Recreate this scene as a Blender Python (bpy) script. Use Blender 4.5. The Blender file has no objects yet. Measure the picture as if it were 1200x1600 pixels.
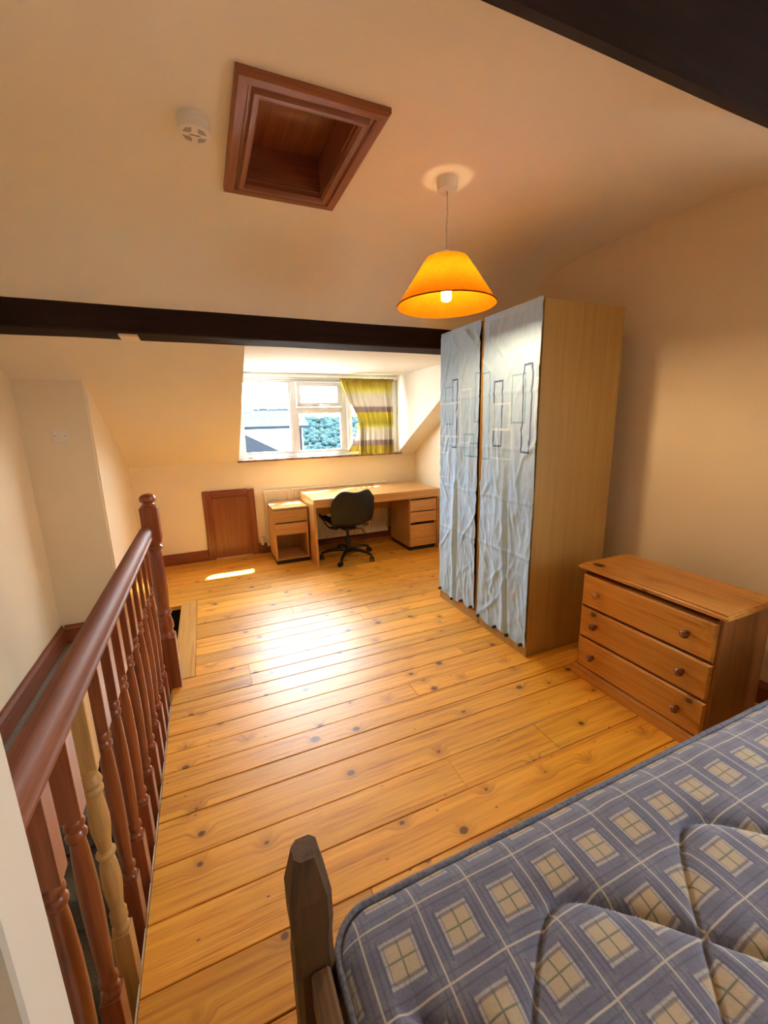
import bpy, bmesh, math, random
from mathutils import Vector, Matrix, noise

S = bpy.context.scene
COL = S.collection
random.seed(7)

# ------------------------------------------------------------------ camera
cam_d = bpy.data.cameras.new('camera')
cam = bpy.data.objects.new('camera', cam_d); COL.objects.link(cam)
yaw, pit, rol = math.radians(23.10), math.radians(12.235), math.radians(1.343)
fwd = Vector((math.sin(yaw)*math.cos(pit), math.cos(yaw)*math.cos(pit), -math.sin(pit)))
r0 = Vector((math.cos(yaw), -math.sin(yaw), 0)); d0 = fwd.cross(r0)
rgt = math.cos(rol)*r0 + math.sin(rol)*d0
dwn = -math.sin(rol)*r0 + math.cos(rol)*d0
mw = Matrix((( rgt.x, -dwn.x, -fwd.x, 0.0), (rgt.y, -dwn.y, -fwd.y, 0.0), (rgt.z, -dwn.z, -fwd.z, 1.41), (0, 0, 0, 1)))
cam.matrix_world = mw
cam_d.sensor_fit = 'HORIZONTAL'; cam_d.sensor_width = 36; cam_d.lens = 646.3/1200*36
cam_d.clip_start = 0.02; cam_d.clip_end = 1000
S.camera = cam

# ------------------------------------------------------------------ sky, sun, exposure
SKY = 27.0
world = bpy.data.worlds.new('sky'); S.world = world; world.use_nodes = True
bg = world.node_tree.nodes['Background']
bg.inputs[0].default_value = (0.82, 0.92, 1.0, 1); bg.inputs[1].default_value = SKY
sun_d = bpy.data.lights.new('sun', 'SUN'); sun_d.energy = 70; sun_d.color = (1, 0.93, 0.82); sun_d.angle = math.radians(1.0)
sun = bpy.data.objects.new('sun', sun_d); COL.objects.link(sun)
SUNDIR = Vector((0.40, 0.44, 1.03)).normalized()
sun.rotation_euler = SUNDIR.to_track_quat('Z', 'Y').to_euler()
sun.location = (3, 9, 12)
S.view_settings.view_transform = 'Standard'; S.view_settings.look = 'None'
S.view_settings.gamma = 1.0; S.view_settings.use_curve_mapping = False
S.view_settings.exposure = 0.84
S.cycles.use_denoising = True
S.cycles.max_bounces = 16; S.cycles.diffuse_bounces = 10; S.cycles.glossy_bounces = 6; S.cycles.transparent_max_bounces = 16
S.cycles.sample_clamp_indirect = 12
S.cycles.caustics_reflective = False; S.cycles.caustics_refractive = False

# ------------------------------------------------------------------ material helpers
def new_mat(name):
    m = bpy.data.materials.new(name); m.use_nodes = True
    nt = m.node_tree; b = nt.nodes['Principled BSDF']
    return m, nt, b
class NT:
    """small node-graph helper"""
    def __init__(s, nt): s.nt = nt
    def n(s, t, **kw):
        x = s.nt.nodes.new(t)
        for k, v in kw.items(): setattr(x, k, v)
        return x
    def put(s, sock, v):
        if v is None: return
        if isinstance(v, bpy.types.NodeSocket): s.nt.links.new(v, sock)
        elif isinstance(v, (tuple, list)) and len(v) == 3 and sock.type == 'RGBA': sock.default_value = (*v, 1)
        else: sock.default_value = v
    def math(s, op, a, b=None, c=None, clamp=False):
        x = s.n('ShaderNodeMath', operation=op, use_clamp=clamp)
        s.put(x.inputs[0], a); s.put(x.inputs[1], b)
        if c is not None: s.put(x.inputs[2], c)
        return x.outputs[0]
    def mix(s, f, a, b, bt='MIX'):
        x = s.n('ShaderNodeMix', data_type='RGBA', blend_type=bt)
        s.put(x.inputs[0], f); s.put(x.inputs[6], a); s.put(x.inputs[7], b)
        return x.outputs[2]
    def ramp(s, f, stops, interp='LINEAR'):
        x = s.n('ShaderNodeValToRGB'); x.color_ramp.interpolation = interp
        el = x.color_ramp.elements
        while len(el) > 1: el.remove(el[-1])
        el[0].position = stops[0][0]; el[0].color = (*stops[0][1], 1)
        for p, c in stops[1:]:
            e = el.new(p); e.color = (*c, 1)
        s.put(x.inputs[0], f); return x.outputs[0]
    def mapr(s, v, a, b, c=0.0, d=1.0, smooth=False):
        x = s.n('ShaderNodeMapRange', clamp=True)
        if smooth: x.interpolation_type = 'SMOOTHSTEP'
        s.put(x.inputs[0], v)
        for i, q in enumerate((a, b, c, d)): s.put(x.inputs[1+i], q)
        return x.outputs[0]
    def coord(s, which='Object'): return s.n('ShaderNodeTexCoord').outputs[which]
    def mapping(s, v, loc=(0,0,0), scale=(1,1,1), rot=(0,0,0)):
        x = s.n('ShaderNodeMapping'); s.put(x.inputs[0], v)
        x.inputs[1].default_value = loc; x.inputs[2].default_value = rot; x.inputs[3].default_value = scale
        return x.outputs[0]
    def noise(s, v, scale, detail=3, rough=0.5, dist=0.0):
        x = s.n('ShaderNodeTexNoise'); s.put(x.inputs['Vector'], v)
        x.inputs['Scale'].default_value = scale; x.inputs['Detail'].default_value = detail
        x.inputs['Roughness'].default_value = rough; x.inputs['Distortion'].default_value = dist
        return x.outputs[0]
    def vadd(s, a, b, op='ADD'):
        x = s.n('ShaderNodeVectorMath', operation=op); s.put(x.inputs[0], a); s.put(x.inputs[1], b); return x.outputs[0]
    def comb(s, x_, y_, z_):
        x = s.n('ShaderNodeCombineXYZ'); s.put(x.inputs[0], x_); s.put(x.inputs[1], y_); s.put(x.inputs[2], z_); return x.outputs[0]
    def sep(s, v):
        x = s.n('ShaderNodeSeparateXYZ'); s.put(x.inputs[0], v); return x.outputs
    def bump(s, h, strength=0.2, dist=0.01):
        x = s.n('ShaderNodeBump'); s.put(x.inputs['Height'], h)
        x.inputs['Strength'].default_value = strength; x.inputs['Distance'].default_value = dist
        return x.outputs[0]

def plain(name, col, rough=0.6, metal=0.0, nscale=0, namp=0.06, bump=0.0, coat=0.0):
    m, nt, b = new_mat(name); g = NT(nt)
    b.inputs['Roughness'].default_value = rough; b.inputs['Metallic'].default_value = metal
    if coat: b.inputs['Coat Weight'].default_value = coat; b.inputs['Coat Roughness'].default_value = 0.15
    if nscale:
        f = g.noise(g.coord(), nscale, 4)
        lo = tuple(max(0, c*(1-namp)) for c in col); hi = tuple(min(1, c*(1+namp)) for c in col)
        g.put(b.inputs['Base Color'], g.ramp(f, [(0.3, lo), (0.7, hi)]))
        if bump: g.put(b.inputs['Normal'], g.bump(f, bump, 0.004))
    else: b.inputs['Base Color'].default_value = (*col, 1)
    return m

def wood(name, light, mid, dark, axis='X', grain=1.0, rough=0.4, knots=True, coat=0.0, rvar=0.12, knotdens=0.55, bump=0.15, bright=0.18, kscale=4.2, coatr=0.2, wear_glint=False):
    """pine / oak like wood, grain along one object axis"""
    m, nt, b = new_mat(name); g = NT(nt)
    oi = g.n('ShaderNodeObjectInfo').outputs['Random']
    o = g.coord(); x, y, z = g.sep(o)
    if axis == 'Y': x, y = y, x
    elif axis == 'Z': x, z = z, x
    off = g.math('MULTIPLY', oi, 37.3)
    x = g.math('ADD', x, off)
    y2 = g.math('ADD', y, g.math('MULTIPLY', oi, 11.7))
    P = g.comb(x, y2, z)
    yk = y2
    kmask = None
    if knots:
        v = g.n('ShaderNodeTexVoronoi'); v.voronoi_dimensions = '2D'
        g.put(v.inputs['Vector'], g.comb(g.math('MULTIPLY', x, 0.8), g.math('ADD', y2, z), 0.0)); v.inputs['Scale'].default_value = kscale
        dist = v.outputs['Distance']; cr = g.sep(v.outputs['Color'])
        has = g.math('GREATER_THAN', cr[0], 1-knotdens)
        rad = g.math('MULTIPLY_ADD', g.math('POWER', cr[1], 1.6), 0.105, 0.012)
        wob = g.math('MULTIPLY', g.noise(P, 30, 2), 0.05)
        dd = g.math('ADD', dist, wob)
        core = g.mapr(g.math('SUBTRACT', dd, rad), 0.0, 0.045, 1, 0, True)
        kmask = g.math('MULTIPLY', core, has)
        halo = g.math('MULTIPLY', g.mapr(dd, 0.03, 0.34, 1, 0, True), has)
        yk = g.math('ADD', y2, g.math('MULTIPLY', halo, 0.035))
    G = g.comb(g.math('MULTIPLY', x, 1.1*grain), g.math('MULTIPLY', yk, 26*grain), g.math('MULTIPLY', z, 26*grain))
    n1 = g.noise(G, 1.6, 5, 0.62, 0.5)
    G2 = g.comb(g.math('MULTIPLY', x, 3*grain), g.math('MULTIPLY', yk, 150*grain), g.math('MULTIPLY', z, 150*grain))
    n2 = g.noise(G2, 1.2, 3, 0.6)
    big = g.noise(g.comb(g.math('MULTIPLY', x, 0.9), g.math('MULTIPLY', y2, 5), z), 1.5, 2)
    t = g.math('ADD', g.math('MULTIPLY', n1, 0.62), g.math('MULTIPLY', n2, 0.38))
    colr = g.ramp(t, [(0.33, dark), (0.46, mid), (0.62, light)])
    hs = g.n('ShaderNodeHueSaturation'); g.put(hs.inputs['Color'], colr)
    val = g.math('ADD', g.math('MULTIPLY_ADD', oi, bright, 1-bright/2), g.math('MULTIPLY_ADD', big, 0.5, -0.25))
    g.put(hs.inputs['Value'], val)
    c = hs.outputs[0]
    if knots:
        c = g.mix(g.math('MULTIPLY', halo, 0.45), c, dark)
        c = g.mix(g.math('MULTIPLY', kmask, 0.92), c, tuple(q*0.30 for q in dark))
    if wear_glint:   # pale streaks paint light glinting off worn varnish, small dark nail marks
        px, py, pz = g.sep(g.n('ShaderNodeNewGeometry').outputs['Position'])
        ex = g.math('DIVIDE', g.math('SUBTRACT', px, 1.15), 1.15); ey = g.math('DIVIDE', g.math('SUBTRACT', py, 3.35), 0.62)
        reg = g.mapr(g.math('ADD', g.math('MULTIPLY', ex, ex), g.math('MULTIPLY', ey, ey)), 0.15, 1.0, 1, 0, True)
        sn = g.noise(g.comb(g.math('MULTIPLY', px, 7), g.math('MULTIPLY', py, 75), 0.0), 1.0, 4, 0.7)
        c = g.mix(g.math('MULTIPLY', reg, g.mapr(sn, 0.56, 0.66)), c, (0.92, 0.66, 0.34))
        v2 = g.n('ShaderNodeTexVoronoi'); v2.voronoi_dimensions = '2D'; g.put(v2.inputs['Vector'], g.comb(g.math('MULTIPLY', x, 0.45), y2, 0.0)); v2.inputs['Scale'].default_value = 11
        c = g.mix(g.math('MULTIPLY', g.mapr(v2.outputs['Distance'], 0.018, 0.036, 0.85, 0), g.math('GREATER_THAN', g.sep(v2.outputs['Color'])[0], 0.72)), c, (0.035, 0.012, 0.004))
    g.put(b.inputs['Base Color'], c)
    rn = g.math('MULTIPLY_ADD', n1, rvar, rough-rvar/2)
    g.put(b.inputs['Roughness'], rn)
    if coat:
        b.inputs['Coat Weight'].default_value = coat; b.inputs['Coat Roughness'].default_value = coatr
    if bump: 
        bn = g.bump(t, bump, 0.003); g.put(b.inputs['Normal'], bn)
        if coat: g.put(b.inputs['Coat Normal'], bn)
    return m

def plaster(name, col, rough=0.85):
    m, nt, b = new_mat(name); g = NT(nt); o = g.coord()
    f = g.noise(o, 2.2, 4); f2 = g.noise(o, 90, 3)
    lo = tuple(c*0.96 for c in col)
    g.put(b.inputs['Base Color'], g.ramp(f, [(0.3, lo), (0.7, col)]))
    b.inputs['Roughness'].default_value = rough
    h = g.math('ADD', g.math('MULTIPLY', f2, 0.25), g.math('MULTIPLY', g.noise(o, 7, 3), 1.0))
    g.put(b.inputs['Normal'], g.bump(h, 0.12, 0.01))
    return m

def glass_mat():
    m, nt, b = new_mat('window_glass'); g = NT(nt); out = nt.nodes['Material Output']
    tr = g.n('ShaderNodeBsdfTransparent'); tr.inputs[0].default_value = (0.97, 0.985, 0.98, 1)
    gl = g.n('ShaderNodeBsdfGlossy'); gl.inputs['Roughness'].default_value = 0.02
    lw = g.n('ShaderNodeLayerWeight'); lw.inputs[0].default_value = 0.5
    fac = g.math('MULTIPLY_ADD', g.math('POWER', lw.outputs['Facing'], 5.0), 0.8, 0.02)
    mx = g.n('ShaderNodeMixShader'); nt.links.new(fac, mx.inputs[0]); nt.links.new(tr.outputs[0], mx.inputs[1]); nt.links.new(gl.outputs[0], mx.inputs[2])
    nt.links.new(mx.outputs[0], out.inputs[0]); nt.nodes.remove(b)
    return m

M = {}
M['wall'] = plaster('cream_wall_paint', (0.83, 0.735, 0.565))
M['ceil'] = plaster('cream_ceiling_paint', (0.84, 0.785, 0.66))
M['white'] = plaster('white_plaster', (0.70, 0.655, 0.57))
M['board'] = wood('varnished_pine_board', (0.90, 0.475, 0.050), (0.74, 0.330, 0.025), (0.40, 0.130, 0.009), 'X', 1.0, 0.42, True, rvar=0.16, knotdens=0.52, bump=0.3, coat=0.7, coatr=0.36, kscale=6.4, bright=0.36, wear_glint=True)
M['trimboard'] = wood('pale_pine_trim', (0.66, 0.40, 0.13), (0.58, 0.32, 0.09), (0.42, 0.2, 0.05), 'Y', 1.0, 0.4, False, bump=0.1)
M['sub'] = plain('dark_floor_void', (0.02, 0.012, 0.008), 0.9)
M['redwood'] = wood('red_stained_timber', (0.30, 0.085, 0.030), (0.22, 0.055, 0.018), (0.115, 0.026, 0.009), 'Z', 1.2, 0.30, False, coat=0.4)
M['redwoodx'] = wood('red_stained_skirting', (0.27, 0.075, 0.024), (0.20, 0.050, 0.016), (0.09, 0.02, 0.008), 'X', 1.2, 0.35, True, coat=0.3, knotdens=0.3)
M['redwoody'] = wood('red_stained_rail', (0.27, 0.085, 0.038), (0.20, 0.055, 0.024), (0.12, 0.03, 0.012), 'Y', 1.5, 0.60, False, bump=0.08)
M['paleturn'] = wood('unstained_pine_spindle', (0.58, 0.36, 0.13), (0.48, 0.28, 0.09), (0.34, 0.17, 0.05), 'Z', 1.4, 0.42, False)
M['hatch'] = wood('hatch_red_brown_wood', (0.30, 0.098, 0.042), (0.235, 0.070, 0.03), (0.12, 0.032, 0.013), 'X', 1.0, 0.4, True, knotdens=0.18)
M['hatchy'] = wood('hatch_red_brown_wood_lengthwise', (0.30, 0.098, 0.042), (0.235, 0.070, 0.03), (0.12, 0.032, 0.013), 'Y', 1.0, 0.4, True, knotdens=0.18)
M['beam'] = wood('dark_beam_timber', (0.030, 0.015, 0.014), (0.022, 0.011, 0.011), (0.012, 0.006, 0.006), 'X', 0.7, 0.85, False, bump=0.5)
for n_ in M['beam'].node_tree.nodes:
    if n_.type == 'BSDF_PRINCIPLED': n_.inputs['Specular IOR Level'].default_value = 0.15
M['desk'] = wood('oak_veneer', (0.62, 0.36, 0.135), (0.53, 0.285, 0.095), (0.42, 0.20, 0.06), 'X', 1.6, 0.32, False, bump=0.03, bright=0.06)
M['deskz'] = wood('oak_veneer_upright', (0.58, 0.33, 0.12), (0.50, 0.265, 0.088), (0.40, 0.19, 0.056), 'Z', 1.6, 0.36, False, bump=0.03, bright=0.06)
M['ward'] = wood('birch_veneer', (0.50, 0.315, 0.095), (0.45, 0.275, 0.078), (0.39, 0.23, 0.06), 'Z', 0.5, 0.42, False, bump=0.02, bright=0.04)
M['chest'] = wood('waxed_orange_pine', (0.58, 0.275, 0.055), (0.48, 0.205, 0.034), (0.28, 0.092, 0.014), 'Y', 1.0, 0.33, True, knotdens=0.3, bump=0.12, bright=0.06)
M['chestshade'] = wood('waxed_orange_pine_shaded', (0.28, 0.105, 0.024), (0.21, 0.072, 0.016), (0.12, 0.036, 0.008), 'Z', 1.0, 0.36, True, knotdens=0.3, bump=0.12, bright=0.05)  # darker copy of the chest pine, shade painted into sides and carcass
M['knobdark'] = wood('dark_turned_knob', (0.20, 0.062, 0.02), (0.15, 0.045, 0.014), (0.10, 0.028, 0.01), 'X', 3, 0.22, False, coat=0.5)
M['knobpale'] = wood('pale_turned_knob', (0.52, 0.26, 0.08), (0.46, 0.21, 0.06), (0.36, 0.15, 0.04), 'X', 3, 0.3, False)
M['bedwood'] = wood('grey_brown_bed_timber', (0.125, 0.064, 0.025), (0.090, 0.044, 0.017), (0.040, 0.019, 0.008), 'Z', 0.8, 0.5, True, knotdens=0.3, bump=0.3)
M['pvc'] = plain('white_window_frame', (0.62, 0.62, 0.63), 0.35)
M['glass'] = glass_mat()
M['radiator'] = plain('cream_radiator_enamel', (0.80, 0.74, 0.62), 0.4)
M['plastic'] = plain('white_plastic', (0.80, 0.76, 0.70), 0.4)
M['plasticdark'] = plain('shadow_grey_plastic', (0.22, 0.18, 0.15), 0.6)
M['black'] = plain('black_plastic', (0.006, 0.006, 0.007), 0.35)
M['blackmetal'] = plain('black_metal', (0.015, 0.015, 0.017), 0.35, 0.3)
M['chrome'] = plain('steel', (0.6, 0.6, 0.6), 0.25, 1.0)
M['brass'] = plain('dull_brass', (0.55, 0.45, 0.25), 0.4, 1.0)
M['carpet'] = plain('grey_carpet', (0.20, 0.205, 0.20), 0.95, nscale=160, namp=0.35, bump=0.8)
M['plinth'] = plain('black_plinth', (0.014, 0.011, 0.010), 0.5)
M['screw'] = plain('screw_brown', (0.12, 0.07, 0.04), 0.5)

# ------------------------------------------------------------------ object helpers
def wloc(o):
    v = Vector((0, 0, 0))
    while o is not None: v += o.location; o = o.parent
    return v
def obj(name, bm, mat, parent=None, smooth=None, local=False, kind=None, label=None):
    """link a bmesh as one mesh object; coordinates are in world space unless local"""
    bmesh.ops.recalc_face_normals(bm, faces=bm.faces[:])
    if parent is not None and not local: bmesh.ops.translate(bm, verts=bm.verts[:], vec=-wloc(parent))
    me = bpy.data.meshes.new(name); bm.to_mesh(me); bm.free()
    if mat: me.materials.append(M[mat] if isinstance(mat, str) else mat)
    if smooth is not None:
        me.polygons.foreach_set('use_smooth', [True]*len(me.polygons))
        if smooth > 0: me.set_sharp_from_angle(angle=math.radians(smooth))
    o = bpy.data.objects.new(name, me); COL.objects.link(o)
    if parent is not None: o.parent = parent
    if kind: o['kind'] = kind
    if label: o['label'] = label
    return o
def recenter(o):
    """move a top-level mesh's origin to the middle of its base"""
    me = o.data; xs = [v.co for v in me.vertices]
    c = Vector((sum(v.x for v in xs)/len(xs), sum(v.y for v in xs)/len(xs), min(v.z for v in xs)))
    me.transform(Matrix.Translation(-c)); o.location = o.location + c
    return o
def thing(name, label, cat, loc, group=None, kind=None, rz=0.0):
    e = bpy.data.objects.new(name, None); COL.objects.link(e); e.empty_display_size = 0.1
    e.location = loc; e.rotation_euler = (0, 0, rz)
    e['label'] = label; e['category'] = cat
    if group: e['group'] = group
    if kind: e['kind'] = kind
    return e
def tag(o, label, cat, group=None, kind=None):
    o['label'] = label; o['category'] = cat
    if group: o['group'] = group
    if kind: o['kind'] = kind
    return o
def bm_box(x, y, z, bev=0.0, seg=1, bm=None):
    b = bmesh.new()
    vs = [b.verts.new((x[i], y[j], z[k])) for i in (0, 1) for j in (0, 1) for k in (0, 1)]
    for f in ((0,1,3,2), (4,6,7,5), (0,4,5,1), (2,3,7,6), (0,2,6,4), (1,5,7,3)): b.faces.new([vs[i] for i in f])
    if bev: bmesh.ops.bevel(b, geom=b.edges[:], offset=bev, segments=seg, affect='EDGES', profile=0.6)
    if bm is not None: join(bm, b); return bm
    return b
def join(bm, b):
    mp = {v: bm.verts.new(v.co) for v in b.verts}
    for f in b.faces: bm.faces.new([mp[v] for v in f.verts])
    b.free()
def box(name, x, y, z, mat, parent=None, bev=0.0, **kw): return obj(name, bm_box(x, y, z, bev), mat, parent, **kw)
def bm_prism(pts, axis, a, b_, bm=None):
    """polygon in the plane across an axis, extruded from a to b_. pts: (p,q); axis X -> (y,z), Y -> (x,z), Z -> (x,y)"""
    b = bmesh.new() if bm is None else bm
    def mk(p, t):
        return {'X': (t, p[0], p[1]), 'Y': (p[0], t, p[1]), 'Z': (p[0], p[1], t)}[axis]
    A = [b.verts.new(mk(p, a)) for p in pts]; B = [b.verts.new(mk(p, b_)) for p in pts]; n = len(pts)
    b.faces.new(A); b.faces.new(B[::-1])
    for i in range(n): b.faces.new((A[i], A[(i+1) % n], B[(i+1) % n], B[i]))
    return b
def bm_lathe(prof, c=(0, 0, 0), n=20, axis='Z', bm=None, cap=True):
    """prof: list of (r, h) along axis"""
    b = bmesh.new() if bm is None else bm
    rings = []
    for r, h in prof:
        ring = []
        for i in range(n):
            a = 2*math.pi*i/n; u, v = r*math.cos(a), r*math.sin(a)
            p = {'Z': (u, v, h), 'X': (h, u, v), 'Y': (u, h, v)}[axis]
            ring.append(b.verts.new((p[0]+c[0], p[1]+c[1], p[2]+c[2])))
        rings.append(ring)
    for A, B in zip(rings, rings[1:]):
        for i in range(n): b.faces.new((A[i], A[(i+1) % n], B[(i+1) % n], B[i]))
    if cap:
        b.faces.new(rings[0][::-1]); b.faces.new(rings[-1])
    return b
def bm_tube(path, r, n=10, bm=None, cap=True):
    b = bmesh.new() if bm is None else bm
    P = [Vector(p) for p in path]; rings = []
    up = Vector((0, 0, 1))
    for i, p in enumerate(P):
        t = (P[min(i+1, len(P)-1)] - P[max(i-1, 0)]).normalized()
        s = t.cross(up)
        if s.length < 1e-3: s = t.cross(Vector((1, 0, 0)))
        s.normalize(); w = s.cross(t).normalized()
        rr = r[i] if isinstance(r, (list, tuple)) else r
        rings.append([b.verts.new(p + rr*(math.cos(2*math.pi*k/n)*s + math.sin(2*math.pi*k/n)*w)) for k in range(n)])
    for A, B in zip(rings, rings[1:]):
        for i in range(n): b.faces.new((A[i], A[(i+1) % n], B[(i+1) % n], B[i]))
    if cap: b.faces.new(rings[0][::-1]); b.faces.new(rings[-1])
    return b
def bm_grid(f, nu, nv):
    b = bmesh.new(); V = [[b.verts.new(f(i/nu, j/nv)) for j in range(nv+1)] for i in range(nu+1)]
    for i in range(nu):
        for j in range(nv): b.faces.new((V[i][j], V[i+1][j], V[i+1][j+1], V[i][j+1]))
    return b
def interp(tab, x):
    if x <= tab[0][0]: return tab[0][1]
    for (a, p), (b, q) in zip(tab, tab[1:]):
        if x <= b: return p + (q-p)*(x-a)/(b-a)
    return tab[-1][1]
def smoothi(tab, x):
    """Catmull-Rom through a table"""
    n = len(tab)
    if x <= tab[0][0]: return tab[0][1]
    for i in range(n-1):
        (a, p), (b, q) = tab[i], tab[i+1]
        if x <= b:
            t = (x-a)/(b-a)
            m0 = (q - tab[i-1][1])/(b - tab[i-1][0]) if i else (q-p)/(b-a)
            m1 = (tab[i+2][1]-p)/(tab[i+2][0]-a) if i+2 < n else (q-p)/(b-a)
            m0 *= (b-a); m1 *= (b-a)
            return (2*t**3-3*t**2+1)*p + (t**3-2*t**2+t)*m0 + (-2*t**3+3*t**2)*q + (t**3-t**2)*m1
    return tab[-1][1]

# ================================================================== THE ROOM SHELL
XL, XR, YF, YN = -1.08, 2.42, 4.66, -1.25
DX0, DX1 = 0.325, 2.19              # dormer between its cheeks
KZ = 1.035                          # top of the low wall under the roof slope
def slope(y): return KZ + 0.575*(YF - y)
PROF = [(YN-0.02, 1.03), (0.0, 1.765), (0.60, 2.10), (0.95, 2.285), (1.10, 2.355), (1.25, 2.408), (1.42, 2.438), (1.60, 2.448), (1.87, 2.45), (2.20, 2.448), (2.33, 2.438), (2.45, 2.415), (2.53, 2.385), (2.62, 2.315), (2.72, 2.215), (2.85, slope(2.85)), (YF+0.01, slope(YF+0.01))]
def ceil_z(y):
    return interp(PROF, y) if (y < 0.6 or y > 2.85) else smoothi(PROF, y)
HX0, HX1, HY0, HY1 = 0.285, 0.615, 1.580, 2.105     # hatch opening
ys = sorted({round(v, 4) for v in [YN-0.02, 0.0, 0.3, 0.6, HY0, HY1, 3.09, 3.6, 4.1, YF+0.01] + [0.6+0.05*i for i in range(1, 46)]})
xs = [XL, HX0, DX0, HX1, 1.0, 1.5, DX1, XR]
b = bmesh.new(); cache = {}
def cv(x, y):
    if (x, y) not in cache: cache[(x, y)] = b.verts.new((x, y, ceil_z(y)))
    return cache[(x, y)]
for y0, y1 in zip(ys, ys[1:]):
    for x0, x1 in zip(xs, xs[1:]):
        if x0 >= HX0-1e-6 and x1 <= HX1+1e-6 and y0 >= HY0-1e-6 and y1 <= HY1+1e-6: continue
        if x0 >= DX0-1e-6 and x1 <= DX1+1e-6 and y0 >= 3.09-1e-6: continue
        b.faces.new((cv(x0, y0), cv(x1, y0), cv(x1, y1), cv(x0, y1)))
obj('ceiling', b, 'ceil', smooth=25, kind='structure', label='cream plaster ceiling curving down into the roof slope')
# dormer
DZ = 1.945
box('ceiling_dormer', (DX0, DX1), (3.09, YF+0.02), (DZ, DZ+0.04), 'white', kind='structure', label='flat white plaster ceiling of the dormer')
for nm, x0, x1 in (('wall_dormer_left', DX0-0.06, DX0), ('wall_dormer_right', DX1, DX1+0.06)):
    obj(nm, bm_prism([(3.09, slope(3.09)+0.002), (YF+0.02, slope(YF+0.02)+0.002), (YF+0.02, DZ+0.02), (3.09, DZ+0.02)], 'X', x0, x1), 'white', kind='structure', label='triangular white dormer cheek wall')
# walls
W2 = (-0.44, 0.09, 0.92, 1.47)       # unseen window added over the bed as near-room fill: y0, y1, z0, z1
b = bm_box((XR, XR+0.1), (W2[1], YF+0.1), (-0.05, 2.6)); bm_box((XR, XR+0.1), (YN-0.1, W2[0]), (-0.05, 2.6), bm=b)
bm_box((XR, XR+0.1), (W2[0], W2[1]), (-0.05, W2[2]), bm=b); bm_box((XR, XR+0.1), (W2[0], W2[1]), (W2[3], 2.6), bm=b)
obj('wall_right', b, 'wall', kind='structure', label='plain cream side wall behind the wardrobe')
box('wall_left', (XL-0.1, XL), (YN-0.1, YF+0.1), (-2.7, 2.6), 'wall', kind='structure', label='cream wall beside the stairwell')
box('wall_rear', (XL-0.1, XR+0.1), (YN-0.1, YN), (-2.7, 1.2), 'wall', kind='structure', label='low cream wall behind the bed')
b = bm_box((XL, DX0), (YF, YF+0.1), (-0.05, KZ+0.02)); bm_box((DX0, DX1), (YF, YF+0.1), (-0.05, 1.03), bm=b); bm_box((DX1, XR), (YF, YF+0.1), (-0.05, KZ+0.02), bm=b)
obj('wall_far', b, 'wall', kind='structure', label='low cream wall under the window')
# chimney breast
b = bm_prism([(3.45, -0.25), (YF, -0.25), (YF, slope(YF)+0.01), (3.45, slope(3.45)+0.01)], 'X', XL, -0.69)
bmesh.ops.bevel(b, geom=[e for e in b.edges if all(abs(v.co.x+0.69) < 1e-4 and abs(v.co.y-3.45) < 1e-4 for v in e.verts)], offset=0.012, segments=3, affect='EDGES')
obj('wall_chimney', b, 'wall', smooth=30, kind='structure', label='cream chimney breast with a light switch')
# partition whose end stands in the near corner
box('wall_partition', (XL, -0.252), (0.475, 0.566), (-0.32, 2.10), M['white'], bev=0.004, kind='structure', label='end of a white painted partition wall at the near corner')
# stairwell shaft
box('wall_stairwell', (-0.2955, -0.22), (YN, 3.62), (-2.75, -0.0605), 'wall', kind='structure')
box('wall_stairwell_end', (XL, -0.29), (3.56, 3.62), (-2.7, -0.045), 'sub', kind='structure')
box('floor_lower', (XL, -0.30), (YN, 3.6), (-2.75, -2.7), 'carpet', kind='structure')
# ---------------------------------------------------------------- floor with separate boards
FE = -0.295                         # edge of the floor along the balustrade
b = bm_box((FE+0.004, XR), (YN, 2.40), (-0.06, -0.024)); bm_box((-0.29, XR), (2.40, 3.58), (-0.06, -0.024), bm=b); bm_box((-0.69, XR), (3.575, YF), (-0.06, -0.024), bm=b)
floor = obj('floor', b, 'sub', kind='structure', label='varnished knotty pine floorboards')
edges = [0.954, 1.124, 1.294, 1.467, 1.582, 1.702, 1.820, 1.935, 2.053, 2.176, 2.292, 2.403, 2.523, 2.640, 2.750, 2.866, 2.975, 3.095, 3.211, 3.331, 3.455, 3.575]
while edges[-1] < YF-0.05: edges.append(edges[-1]+0.114+random.uniform(-0.004, 0.004))
edges[-1] = YF
lo = [0.954]
while lo[-1] > YN+0.1: lo.append(lo[-1]-0.171+random.uniform(-0.004, 0.004))
lo[-1] = YN
edges = lo[::-1][:-1] + edges
butts = {2.176: [0.11], 2.292: [0.11], 1.124: [0.813, 1.291], lo[1]: [0.332], 1.935: [1.35], 2.640: [0.95], 1.582: [2.0], 2.975: [0.5], 3.331: [0.95], 3.575: [0.42], 1.294: [2.1], 1.702: [0.9]}
def board_mesh(x0, x1, y0, y1):
    # slightly cupped, eased edges
    g = random.uniform(0.0011, 0.0022) + (0.0012 if abs(y0-1.124) < 0.01 or abs(y0-1.467) < 0.01 else 0); e = 0.0018; zt = random.uniform(-0.0012, 0.0012)
    prof = [(y0+g, -0.022), (y1-g, -0.022), (y1-g, -e+zt), (y1-g-e, zt), (y0+g+e, zt), (y0+g, -e+zt)]
    bb = bm_prism(prof, 'X', x0+0.0008, x1-0.0008)
    c = Vector(((x0+x1)/2, (y0+y1)/2, 0)); bmesh.ops.translate(bb, verts=bb.verts[:], vec=-c)
    return bb, c
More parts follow.
